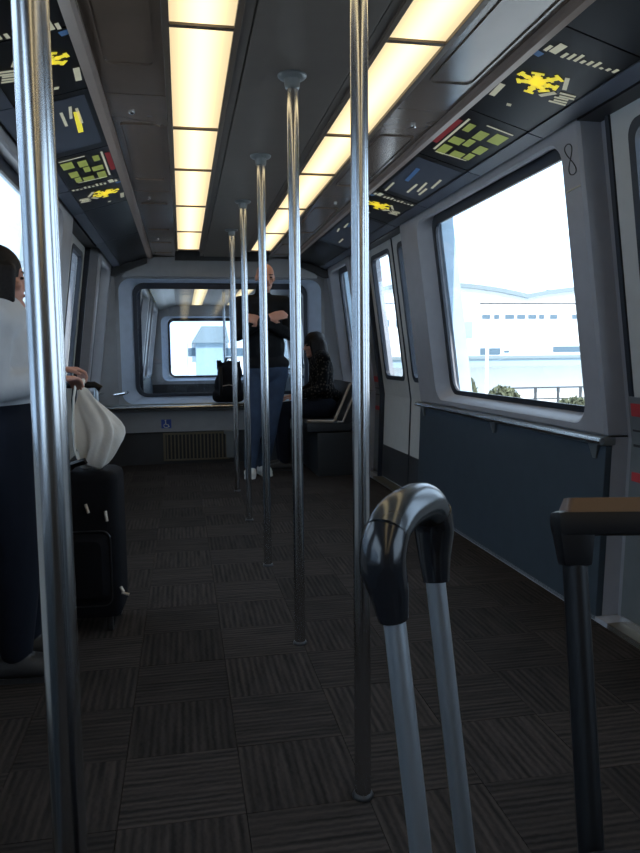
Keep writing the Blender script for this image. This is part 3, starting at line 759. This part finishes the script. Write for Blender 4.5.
def capsule(m, a, b, ra, rb=None, n=14):
    a, b = Vector(a), Vector(b); rb = ra if rb is None else rb
    t = (b-a)
    if t.length < 1e-6: t = Vector((0, 0, 1e-4))
    L = t.length; t = t.normalized()
    u = t.cross(Vector((0, 0, 1)) if abs(t.z) < 0.9 else Vector((1, 0, 0))).normalized(); v = t.cross(u)
    ls = []
    for k in range(1, 5):
        q = math.radians(90*k/4.0); ls.append((a - t*ra*math.cos(q), ra*math.sin(q)))
    for k in range(3, 0, -1):
        q = math.radians(90*k/4.0); ls.append((b + t*rb*math.cos(q), rb*math.sin(q))) if k < 4 else None
    ls.insert(4, (b, rb))
    m.loops([[c + (u*math.cos(2*math.pi*i/n) + v*math.sin(2*math.pi*i/n))*r for i in range(n)] for c, r in ls], cap0=True, cap1=True)
def chain(m, pts, rs):
    for i in range(len(pts)-1): capsule(m, pts[i], pts[i+1], rs[i], rs[i+1])
def ellipsoid(m, c, r, B=None, n=18):
    B = B or Matrix.Identity(3); c = Vector(c)
    ls = []
    for j in range(1, 10):
        q = math.pi*j/10
        ls.append([c + B @ Vector((r[0]*math.sin(q)*math.cos(2*math.pi*i/n), r[1]*math.sin(q)*math.sin(2*math.pi*i/n), -r[2]*math.cos(q))) for i in range(n)])
    m.loops(ls, cap0=True, cap1=True)
def fuse(m, name, mt, parent, voxel=0.009, it=4):
    me = D.meshes.new('tmp'); me.from_pydata(m.v, [], m.f)
    bm = bmesh.new(); bm.from_mesh(me); bmesh.ops.recalc_face_normals(bm, faces=bm.faces); bm.to_mesh(me); bm.free()
    ob = D.objects.new('tmp', me); COL.objects.link(ob)
    r = ob.modifiers.new('r', 'REMESH'); r.mode = 'VOXEL'; r.voxel_size = voxel
    sm = ob.modifiers.new('s', 'SMOOTH'); sm.factor = 0.5; sm.iterations = it
    dg = bpy.context.evaluated_depsgraph_get()
    out = D.meshes.new_from_object(ob.evaluated_get(dg))
    D.objects.remove(ob); D.meshes.remove(me)
    out.name = name; out.materials.clear(); out.materials.append(mt)
    out.polygons.foreach_set('use_smooth', [True]*len(out.polygons))
    return link(name, out, parent)
def hand(m, wrist, fwd, up, s, curl=25, sc=1.0, spread=1.0):
    """palm, four unequal bent fingers, thumb leaving the side of the palm"""
    f = Vector(fwd).normalized(); u = Vector(up); u = (u - f*u.dot(f)).normalized(); r = f.cross(u)*s
    w = Vector(wrist)
    for i in range(4):
        o = r*(1.5-i)*0.0205*sc*spread
        kn = w + f*(0.088 - 0.004*abs(i-1))*sc + o
        capsule(m, w + o*0.6 + f*0.01*sc, kn, 0.0125*sc, 0.0115*sc, 10)
        L = (0.95, 1.06, 1.0, 0.80)[i]*sc; p = kn; ang = curl*0.5
        for k, l in enumerate((0.042, 0.027, 0.021)):
            q = math.radians(ang); d = f*math.cos(q) - u*math.sin(q)
            e = p + d*l*L
            capsule(m, p, e, (0.0098, 0.0090, 0.0082)[k]*sc, (0.0090, 0.0082, 0.0074)[k]*sc, 10)
            p = e; ang += curl
    b = w + f*0.028*sc + r*0.026*sc
    c1 = b + (f*0.7 + r*0.6 - u*0.25).normalized()*0.042*sc; c2 = c1 + (f*0.9 + r*0.15 - u*0.4).normalized()*0.030*sc
    capsule(m, w + f*0.015*sc + r*0.012*sc, b, 0.014*sc, 0.013*sc, 10); capsule(m, b, c1, 0.0125*sc, 0.0105*sc, 10); capsule(m, c1, c2, 0.0105*sc, 0.0088*sc, 10)
def head(m, c, f, up, k=1.0):
    """skull, jaw, brow, nose, lips, chin, ears; c = centre of the head"""
    f = Vector(f).normalized(); u = Vector(up); u = (u - f*u.dot(f)).normalized(); r = f.cross(u)
    B = Matrix((r, f, u)).transposed(); c = Vector(c)
    P = lambda x, y, z: c + (r*x + f*y + u*z)*k
    ellipsoid(m, P(0, -0.008, 0.030), (0.077*k, 0.097*k, 0.090*k), B)
    ellipsoid(m, P(0, 0.022, -0.040), (0.058*k, 0.066*k, 0.078*k), B)
    capsule(m, P(0, 0.068, -0.098), P(0, 0.064, -0.094), 0.026*k)
    capsule(m, P(-0.035, 0.076, 0.022), P(0.035, 0.076, 0.022), 0.012*k)
    capsule(m, P(0, 0.088, 0.008), P(0, 0.107, -0.028), 0.008*k, 0.013*k)
    capsule(m, P(-0.012, 0.094, -0.034), P(0.012, 0.094, -0.034), 0.008*k)
    capsule(m, P(-0.018, 0.082, -0.062), P(0.018, 0.082, -0.062), 0.009*k)
    for sx in (-1, 1):
        ellipsoid(m, P(sx*0.044, 0.058, -0.022), (0.022*k, 0.022*k, 0.022*k), B)
        ellipsoid(m, P(sx*0.080, -0.008, -0.006), (0.009*k, 0.018*k, 0.032*k), B)
    return P, B
def face_parts(P, B, k, root):
    for sx in (-1, 1):
        e = MB(); ellipsoid(e, P(sx*0.031, 0.081, 0.002), (0.012*k, 0.007*k, 0.006*k), B, 10); e.build('eye', M_eye, root, smooth=True)
        e = MB(); capsule(e, P(sx*0.016, 0.089, 0.024), P(sx*0.046, 0.080, 0.026), 0.004*k, 0.003*k, 8); e.build('eyebrow', M_hair, root, smooth=True)
    e = MB(); capsule(e, P(-0.020, 0.088, -0.062), P(0.020, 0.088, -0.062), 0.0055*k, None, 8); e.build('mouth', M_lip, root, smooth=True)

def person(label, J, f, k=1.0, top=None, bottom=None, shoe=None, hairfn=None, voxel=0.008, handspec=None, headf=None, torso=(0.165, 0.115), loc=None, hem=0.09):
    V_ = {a: Vector(b) for a, b in J.items()}
    root = tag(empty('person', loc or (V_['pelvis'].x, V_['pelvis'].y, 0)), label, 'person')
    f = Vector(f).normalized()
    def torso_parts(m, e):
        up = (V_['chest'] - V_['pelvis']).normalized(); fr = (f - up*f.dot(up)).normalized(); r = fr.cross(up)
        B = Matrix((r, fr, up)).transposed()
        tw, td = torso
        ellipsoid(m, V_['chest'], (tw+e, td+e, 0.20*k+e), B); 
        ellipsoid(m, (V_['chest']+V_['pelvis'])/2, (tw*0.92+e, td*0.98+e, 0.20*k+e), B)
        chain(m, [V_['sh_l'], V_['chest'] + up*0.15*k, V_['sh_r']], [0.062*k+e, 0.085*k+e, 0.062*k+e])
        return B
    def pelvis_parts(m, e):
        up = (V_['chest'] - V_['pelvis']).normalized(); fr = (f - up*f.dot(up)).normalized(); r = fr.cross(up)
        ellipsoid(m, V_['pelvis'], (torso[0]*1.02+e, torso[1]*1.05+e, 0.13*k+e), Matrix((r, fr, up)).transposed())
    def arms(m, e, stop=0.0):
        for q in 'lr':
            wr = V_['wr_'+q] + (V_['el_'+q]-V_['wr_'+q]).normalized()*stop
            chain(m, [V_['sh_'+q], V_['el_'+q]], [0.054*k+e, 0.042*k+e]); chain(m, [V_['el_'+q], wr], [0.043*k+e, 0.029*k+e])
    def legs(m, e, stop=0.0):
        for q in 'lr':
            an = V_['an_'+q] + (V_['kn_'+q]-V_['an_'+q]).normalized()*stop
            chain(m, [V_['hip_'+q], V_['kn_'+q]], [0.088*k+e, 0.058*k+e])
            ca = V_['kn_'+q].lerp(V_['an_'+q], 0.32)
            chain(m, [V_['kn_'+q], ca, an], [0.056*k+e, 0.056*k+e, 0.040*k+e])
    m = MB()
    torso_parts(m, 0); pelvis_parts(m, 0); arms(m, 0); legs(m, 0)
    capsule(m, V_['neck'] - Vector((0, 0, 0.03)), V_['head'] - Vector((0, 0, 0.04)), 0.058*k, 0.052*k)
    hf = Vector(headf or f).normalized()
    P, B = head(m, V_['head'], hf, (0, 0, 1), k)
    for q in 'lr':
        hs = (handspec or {}).get(q)
        if hs: hand(m, V_['wr_'+q], hs[0], hs[1], hs[2], hs[3], k)
        toe = V_['toe_'+q]
        chain(m, [V_['an_'+q] - Vector((0, 0, 0.03)), toe], [0.036*k, 0.026*k])
    fuse(m, 'body', M_skin, root, voxel)
    face_parts(P, B, k, root)
    if top:
        m = MB(); torso_parts(m, 0.016); arms(m, 0.014, 0.015)
        ellipsoid(m, V_['pelvis'] + Vector((0, 0, hem)), (torso[0]*1.06+0.018, torso[1]*1.08+0.018, 0.10*k))
        capsule(m, V_['neck'] - Vector((0, 0, 0.02)), V_['neck'] + Vector((0, 0, 0.03)), 0.072*k, 0.064*k)
        fuse(m, top[0], top[1], root, 0.011)
    if bottom:
        m = MB(); pelvis_parts(m, 0.014); legs(m, 0.018, 0.01); fuse(m, bottom[0], bottom[1], root, 0.011)
    if shoe:
        for q in 'lr':
            a, t = V_['an_'+q], V_['toe_'+q]; d = (t-a); d.z = 0; d.normalize()
            sd = Vector((-d.y, d.x, 0))
            m = MB()
            hl = Vector((a.x, a.y, 0.0)) - d*0.05; tp = Vector((t.x, t.y, 0.0))
            for o in (-0.016, 0.016):
                chain(m, [hl + sd*o + Vector((0, 0, 0.042)), hl.lerp(tp, 0.6) + sd*o*1.3 + Vector((0, 0, 0.044)), tp + sd*o + Vector((0, 0, 0.036))], [0.036, 0.038, 0.030])
            capsule(m, hl + d*0.04 + Vector((0, 0, 0.06)), hl + d*0.06 + Vector((0, 0, 0.10)), 0.042, 0.044)
            so = fuse(m, 'shoe', shoe, root, 0.008)
            MB().loops([[tuple(hl + d*x + sd*y_ + Vector((0, 0, z))) for x, y_ in rrect(-0.04, (tp-hl).length+0.035, -0.05, 0.05, 0.045)] for z in (0.0, 0.018)], cap0=True, cap1=True).build('sole', shoe, so)
    if hairfn:
        m = MB(); hairfn(m, P, B, k); fuse(m, 'hair', M_hair, root, 0.009, 2)
    return root

# bald man standing by the end window, arms folded
man = dict(pelvis=(0.333, 6.620, 0.980), chest=(0.303, 6.600, 1.400), neck=(0.303, 6.590, 1.660), head=(0.328, 6.565, 1.800),
           sh_l=(0.503, 6.600, 1.565), sh_r=(0.103, 6.600, 1.565), el_l=(0.543, 6.520, 1.290), el_r=(0.063, 6.520, 1.290),
           wr_l=(0.288, 6.390, 1.400), wr_r=(0.323, 6.370, 1.435),
           hip_l=(0.423, 6.620, 0.950), hip_r=(0.253, 6.620, 0.950), kn_l=(0.358, 6.600, 0.520), kn_r=(0.193, 6.560, 0.520),
           an_l=(0.293, 6.700, 0.090), an_r=(0.163, 6.590, 0.090), toe_l=(0.318, 6.560, 0.035), toe_r=(0.143, 6.450, 0.035))
person('bald man in black jacket and blue jeans standing with folded arms', man, (-0.06, -1, 0), 1.04, ('jacket', M_jacket), ('jeans', M_jeans), M_shoe,
       headf=(0.12, -1, -0.08), handspec={'l': ((-0.9, -0.1, 0.25), (0, -1, 0.1), -1, 22), 'r': ((0.95, -0.12, 0.2), (0, -1, 0.1), 1, 22)}, torso=(0.185, 0.125), hem=0.05)

# seated passenger with long dark hair on the end bench
def long_hair(m, P, B, k):
    ellipsoid(m, P(0, -0.020, 0.040), (0.102*k, 0.114*k, 0.104*k), B)
    ellipsoid(m, P(0, -0.060, -0.06), (0.105*k, 0.085*k, 0.16*k), B)
    rr = random.Random(5)
    for sx in (-1, 1):
        for j in range(7):
            y0 = 0.045 - 0.020*j
            capsule(m, P(sx*0.078, y0, 0.035), P(sx*(0.090+0.012*rr.random()), y0-0.01, -0.20-0.05*rr.random()), 0.022*k, 0.014*k)
    for j in range(5):
        capsule(m, P(-0.06+0.03*j, -0.085, 0.0), P(-0.07+0.035*j, -0.105, -0.24-0.04*rr.random()), 0.035*k, 0.018*k)
seated = dict(pelvis=(0.930, 6.940, 0.615), chest=(0.900, 6.930, 0.945), neck=(0.860, 6.920, 1.115), head=(0.825, 6.915, 1.200),
              sh_l=(0.885, 7.110, 1.060), sh_r=(0.885, 6.745, 1.060), el_l=(0.860, 7.150, 0.795), el_r=(0.860, 6.680, 0.795),
              wr_l=(0.640, 7.050, 0.715), wr_r=(0.640, 6.800, 0.715), hip_l=(0.900, 7.030, 0.600), hip_r=(0.900, 6.850, 0.600),
              kn_l=(0.500, 7.030, 0.575), kn_r=(0.500, 6.850, 0.575), an_l=(0.520, 7.030, 0.090), an_r=(0.520, 6.850, 0.090), toe_l=(0.380, 7.030, 0.035), toe_r=(0.380, 6.850, 0.035))
person('seated passenger with long dark hair and patterned dark jacket on the end bench', seated, (-1, 0, 0), 0.93, ('jacket', M_patt), ('trousers', M_trous), M_shoed, long_hair,
       handspec={'l': ((-0.95, -0.2, -0.15), (0, 0, 1), 1, 18), 'r': ((-0.95, 0.2, -0.15), (0, 0, 1), -1, 18)}, torso=(0.155, 0.105), headf=(-1, -0.1, -0.12))

# passenger in white at the left edge, one hand on the suitcase handle
def bob_hair(m, P, B, k):
    ellipsoid(m, P(0, -0.018, 0.036), (0.090*k, 0.106*k, 0.098*k), B)
    ellipsoid(m, P(0, -0.05, -0.03), (0.086*k, 0.065*k, 0.10*k), B)
    for sx in (-1, 1):
        for j in range(5): capsule(m, P(sx*0.078, 0.035-0.024*j, 0.03), P(sx*0.084, 0.03-0.024*j, -0.085), 0.022*k, 0.016*k)
white = dict(pelvis=(-1.00, 2.66, 0.895), chest=(-1.02, 2.66, 1.10), neck=(-1.03, 2.66, 1.28), head=(-1.035, 2.66, 1.375),
             sh_l=(-1.02, 2.82, 1.215), sh_r=(-1.02, 2.50, 1.215), el_l=(-0.985, 2.88, 0.985), el_r=(-1.03, 2.46, 1.01),
             wr_l=(-0.925, 3.05, 1.06), wr_r=(-0.86, 2.62, 1.03), hip_l=(-1.00, 2.74, 0.86), hip_r=(-1.00, 2.58, 0.86),
             kn_l=(-0.99, 2.75, 0.45), kn_r=(-0.99, 2.57, 0.45), an_l=(-1.02, 2.75, 0.085), an_r=(-1.02, 2.57, 0.085), toe_l=(-0.89, 2.76, 0.035), toe_r=(-0.89, 2.56, 0.035))
person('dark-haired passenger in white shirt with a hand on the suitcase handle', white, (1, 0.05, 0), 0.90, ('shirt', M_shirt), ('trousers', M_trous), M_shoed, bob_hair,
       voxel=0.0065, handspec={'l': ((0.80, 0.45, 0.0), (0, 0, 1), 1, 48), 'r': ((0.45, 0.85, 0.05), (0, 0, 1), -1, 30)}, torso=(0.140, 0.098), headf=(1, 0.35, 0), hem=0.17)

# ------------------------------------------------------------------ bench at the far right, backpack
M_bench = mat('bench_dark', (0.012, 0.014, 0.017), 0.55)
M_bframe = mat('bench_trim', (0.30, 0.25, 0.20), 0.4, metal=0.3)
bench = tag(empty('bench_seat', (1.0, 6.95, 0)), 'dark bench seat with beige metal end frame by the far right corner', 'bench')
MB().box(0.76, 1.22, 6.42, 7.40, 0.0, 0.40).build('base', M_bench, bench, bevel=0.01)
MB().box(0.66, 1.10, 6.40, 7.41, 0.41, 0.495).build('seat', M_bench, bench, bevel=0.02, smooth=True)
MB().prism_y([(0.98, 0.47), (1.06, 0.47), (1.20, 0.83), (1.13, 0.85)], 6.40, 7.41).build('backrest', M_bench, bench, bevel=0.012, smooth=True)
fp = [(0.66, 0.515), (0.90, 0.505), (0.915, 0.515), (1.055, 0.83), (1.07, 0.845), (1.17, 0.845)]
MB().tube([(x, 6.385, z) for x, z in fp], 0.013, 8).build('end_frame', M_bframe, bench, smooth=True)
MB().tube([(0.94, 6.385, 0.50), (0.99, 6.385, 0.50), (1.125, 6.385, 0.81), (1.14, 6.385, 0.845)], 0.010, 8).build('end_frame', M_bframe, bench, smooth=True)

pk = tag(empty('backpack', (0.03, 7.46, 0.63)), 'black backpack standing on the shelf under the end window, beside the bald man', 'backpack')
m = MB()
ellipsoid(m, (0.03, 7.46, 0.80), (0.145, 0.09, 0.17)); ellipsoid(m, (0.05, 7.47, 0.93), (0.13, 0.08, 0.13)); capsule(m, (-0.07, 7.44, 0.70), (0.13, 7.44, 0.70), 0.07)
ellipsoid(m, (0.03, 7.39, 0.76), (0.10, 0.05, 0.09))
rr = random.Random(2)
for i in range(9): capsule(m, (-0.06+0.025*i, 7.46, 0.98+0.02*math.sin(i)), (-0.075+0.028*i, 7.45, 1.03+0.03*rr.random()), 0.022, 0.010)
fuse(m, 'pack_body', M_case, pk, 0.008)
MB().tube([(0.0, 7.45, 1.03), (0.02, 7.44, 1.085), (0.07, 7.44, 1.085), (0.09, 7.45, 1.03)], 0.010, 8).build('carry_loop', M_blk, pk, smooth=True)
for x in (-0.05, 0.11): MB().tube([(x, 7.42, 0.99), (x, 7.36, 0.90), (x, 7.35, 0.78), (x, 7.39, 0.68)], 0.014, 8, flat=1.5).build('shoulder_strap', M_blk, pk, smooth=True)
MB().tube([(-0.06, 7.352, 0.80), (0.03, 7.335, 0.815), (0.12, 7.352, 0.80)], 0.004, 6).build('zip', M_zip, pk)

# ------------------------------------------------------------------ next car of the train, seen through the end window
OX, N0, N1 = 0.22, 8.00, 14.6
nc = tag(empty('train_car', (OX, N0, 0)), 'next car of the train seen through the end window', 'train car')
end_wall(N0 + 0.18, 'x', OX, -1, nc, 0.2); end_wall(N1, 'x', OX, 1, nc)
MB().box(OX-1.27, OX+1.27, N0, N1, -0.1, 0.0).build('car_floor', M_cx, nc)
MB().box(OX-1.30, OX+1.30, N0, N1+0.14, 2.10, 2.22).build('car_roof', M_ceil, nc)
for s in (-1, 1):
    m = MB()
    wall_piece(m, s, N0, N1, -0.1, 0.79, 0.03, 0.20, OX)
    wall_piece(m, s, N0, 8.9, 0.79, 2.12, 0.03, 0.20, OX); wall_piece(m, s, 12.0, 12.5, 0.79, 2.12, 0.03, 0.20, OX); wall_piece(m, s, N0, N1, 2.02, 2.12, 0.0, 0.25, OX)
    m.build('car_wall', M_frame, nc)
    m = MB(); wall_piece(m, s, N0+0.2, N1, 0.0, 0.75, 0.0, 0.03, OX); m.build('lower_panel', M_blue, nc)
    MB().hexa([W(s, N0+.2, 0.755, -0.03, OX), W(s, N1, 0.755, -0.03, OX), W(s, N1, 0.755, 0.03, OX), W(s, N0+.2, 0.755, 0.03, OX)], [W(s, N0+.2, 0.79, -0.03, OX), W(s, N1, 0.79, -0.03, OX), W(s, N1, 0.79, 0.03, OX), W(s, N0+.2, 0.79, 0.03, OX)]).build('ledge', M_steel, nc)
    window_unit(s, 8.9, 11.0, 9.1, 10.8, 'x', OX, nc); window_unit(s, 12.5, N1, 12.7, 14.3, 'x', OX, nc)
    door_leaf(s, 11.0, 11.5, 11.1, 11.4, nc, OX); door_leaf(s, 11.5, 12.0, 11.6, 11.9, nc, OX)
    MB().hexa([(OX+s*0.735, N0, 2.10), (OX+s*0.735, N1, 2.10), (OX+s*1.05, N1, 2.0), (OX+s*1.05, N0, 2.0)], [(OX+s*0.735, N0, 2.12), (OX+s*0.735, N1, 2.12), (OX+s*1.08, N1, 2.06), (OX+s*1.08, N0, 2.06)]).build('coving', M_map, nc)
    for k in range(6):
        o = MB().box(-0.097, 0.097, N0+0.25+k, N0+1.22+k, 2.085, 2.098).build('ceiling_diffuser', M_lamp, nc)
        o.location.x = OX + s*0.339
    MB().tube([(OX, N0+1.6*(1+(s > 0)), 0), (OX, N0+1.6*(1+(s > 0)), 2.1)], 0.02, 12).build('pole', M_steel, nc, smooth=True)

# ------------------------------------------------------------------ outside
MB().box(-250, 250, -60, 400, -4.7, -4.2).build('ground', M_concrete, kind='structure')
YF = 60.0
A = lambda px, py, y=YF: at_y(px, py, y)
bl = tag(empty('terminal_building', (30, YF, -4.2)), 'long white terminal building with wavy roof outside the large window', 'building')
x0, x1 = 12.0, 62.0
zt_ = A(520, 303).z
MB().box(x0, x1, YF, YF+25, -4.2, zt_).build('facade', M_bwhite, bl)
# lower road deck band
zb = A(520, 357).z
MB().box(x0-6, x1, YF-2.5, YF, zb-0.75, zb).build('road_deck', M_bband, bl)
MB().box(x0-6, x1, YF-2.7, YF-2.5, zb-0.1, zb+0.15).build('deck_parapet', M_broof, bl)
# windows
wz = A(520, 316).z
for a, b in ((460, 479), (482, 490), (494, 499), (505, 514), (517, 525), (528, 536), (539, 544), (550, 557), (572, 580), (590, 600), (604, 616)):
    MB().box(A(a, 316).x, A(b, 316).x, YF-0.06, YF, wz-0.25, wz+0.12).build('window', M_bglass, bl)
for a, b, yy, h in ((480, 487, 350, 0.42), (489, 500, 350, 0.40), (504, 509, 351, 0.12), (553, 583, 348, 0.35), (600, 640, 348, 0.35)):
    MB().box(A(a, yy).x, A(b, yy).x, YF-0.08, YF, A(a, yy).z-h, A(a, yy).z+h*0.4).build('window', M_bglass, bl)
a = A(460, 322); b = A(471, 338); MB().box(a.x, b.x, YF-0.3, YF, b.z, a.z).build('stair_window', M_bband, bl)
a = A(447, 300); b = A(478, 357); MB().box(a.x, b.x, YF-0.25, YF-0.001, b.z, a.z).build('stair_tower', mat('tower_pale', (0.55, 0.68, 0.74), 0.7), bl)
for x in (380, 396): MB().box(A(x, 325).x, A(x+9, 325).x, YF-0.06, YF, wz-0.9, wz-0.3).build('window', M_bglass, bl)
# wave roof
def wave(p0, p1, p2, th, nm):
    q = []
    for i in range(17):
        t = i/16; q.append(((1-t)**2*p0[0] + 2*t*(1-t)*p1[0] + t*t*p2[0], (1-t)**2*p0[1] + 2*t*(1-t)*p1[1] + t*t*p2[1]))
    up = [A(*p) for p in q]
    pl = [(p.x, p.z) for p in up] + [(p.x, p.z-th) for p in reversed(up)]
    m = MB(); m2 = MB()
    for i in range(16):
        m.prism_y([(up[i].x, up[i].z), (up[i+1].x, up[i+1].z), (up[i+1].x, up[i+1].z-th), (up[i].x, up[i].z-th)], YF-0.4, YF+20)
        m2.prism_y([(up[i].x, up[i].z-th), (up[i+1].x, up[i+1].z-th), (up[i+1].x, zt_-0.1), (up[i].x, zt_-0.1)], YF, YF+15)
    m.build(nm, M_broof, bl); m2.build('gable_wall', M_bwhite, bl)
wave((360, 296), (400, 276), (450, 283), 0.35, 'roof_wave'); wave((450, 283), (490, 285), (527, 294.5), 0.35, 'roof_wave'); wave((527, 294.5), (575, 283), (650, 287), 0.35, 'roof_wave')
for px in (470, 491, 560):
    p = A(px, 290); MB().box(p.x-0.12, p.x+0.12, YF+2, YF+2.3, zt_, p.z+0.2).build('roof_post', M_broof, bl)
# lamp post and railing
p = A(487, 345, 40); 
lp = tag(empty('lamp_post', (p.x, 40, -4.2)), 'slim pale lamp post in front of the terminal building', 'lamp post')
MB().tube([(p.x, 40, -4.2), (p.x, 40, p.z)], 0.09, 10).build('post', M_bwhite, lp); MB().box(p.x-0.5, p.x+0.5, 39.9, 40.1, p.z, p.z+0.12).build('lamp_head', M_bwhite, lp)
fn = tag(empty('railing', (12, 25, -4.2)), 'dark metal railing above the bushes outside the large window', 'railing')
fa, fb = A(513, 388, 25), A(625, 388, 25)
zr0, zr1 = A(540, 399, 25).z, A(540, 387, 25).z
MB().box(fa.x, fb.x, 25, 25.06, zr1-0.05, zr1).build('top_rail', M_fence, fn); MB().box(fa.x, fb.x, 25, 25.06, zr0-0.02, zr0+0.03).build('bottom_rail', M_fence, fn)
for i in range(6):
    x = fa.x + (fb.x-fa.x)*i/5; MB().box(x-0.04, x+0.04, 24.99, 25.07, -4.2, zr1).build('fence_post', M_fence, fn)
def bush(px, py, y, w, h, label):
    p = A(px, py, y); m = MB(); R_ = random.Random(int(px))
    r0 = tag(empty('bush', (p.x, y, -4.2)), label, 'bush', 'bushes outside the large window')
    capsule(m, (p.x, y, -4.2), (p.x, y, p.z-h), 0.12, 0.08); m.build('stem', M_fence, r0)
    m = MB()
    for i in range(1500):
        a, b = R_.random()*6.283, math.acos(2*R_.random()-1); rr_ = R_.random()**0.4
        c = Vector((p.x + w*rr_*math.sin(b)*math.cos(a), y + w*rr_*math.sin(b)*math.sin(a), p.z - h*0.6 + h*0.75*rr_*math.cos(b)))
        q = Euler((R_.random()*6, R_.random()*6, R_.random()*6)).to_matrix(); l = 0.10
        m.add([c + q @ Vector(v) for v in ((-l, 0, 0), (0, -l*.5, 0.03), (l, 0, 0), (0, l*.5, 0.03))], [(0, 1, 2, 3)])
    m.build('foliage', M_fol, r0, kind='stuff')
bush(466, 382, 22, 0.40, 1.2, 'bush at the left end of the large window, beside the lamp post')
bush(503, 390, 22, 0.60, 0.8, 'low wide bush between the lamp post and the railing')
bush(575, 401, 20, 0.8, 0.8, 'low bush in front of the railing at the right window corner')
# second building straight ahead beyond the next car
b2 = tag(empty('grey_roofed_building', (0, 75, -4.2)), 'low pale building with dark roof seen through both end windows', 'building')
A2 = lambda px, py: at_y(px, py, 75)
a, b = A2(188, 345), A2(262, 345)
MB().box(a.x, b.x, 75, 90, -4.2, a.z+0.3).build('facade', M_bwhite, b2)
a, b = A2(195, 331), A2(222, 338)
MB().prism_y([(a.x-0.4, b.z-0.5), (a.x+0.6, a.z+0.4), (b.x+0.3, a.z+0.4), (b.x+0.6, b.z-0.5)], 73, 80).build('roof', M_broof, b2)
MB().box(a.x, b.x, 73.5, 80, -4.2, b.z-0.5).build('tower', M_bband, b2)
for px in (192, 204, 216, 228, 240):
    p = A2(px, 352); MB().box(p.x-0.4, p.x+0.4, 74.9, 75, p.z-0.4, p.z+0.4).build('window', M_bglass, b2)

# building block added beyond the left windows to darken the view through them
b3_ = tag(empty('added_left_block', (-20, 20, -4.2)), 'blue-grey block added beyond the left windows to darken them', 'building')
M_left_block = mat('left_block_wall', (0.40, 0.47, 0.56), 0.8, noise=0.1, scale=0.3)
MB().box(-40, -24, -30, 70, -4.2, 10.5).build('facade', M_left_block, b3_)
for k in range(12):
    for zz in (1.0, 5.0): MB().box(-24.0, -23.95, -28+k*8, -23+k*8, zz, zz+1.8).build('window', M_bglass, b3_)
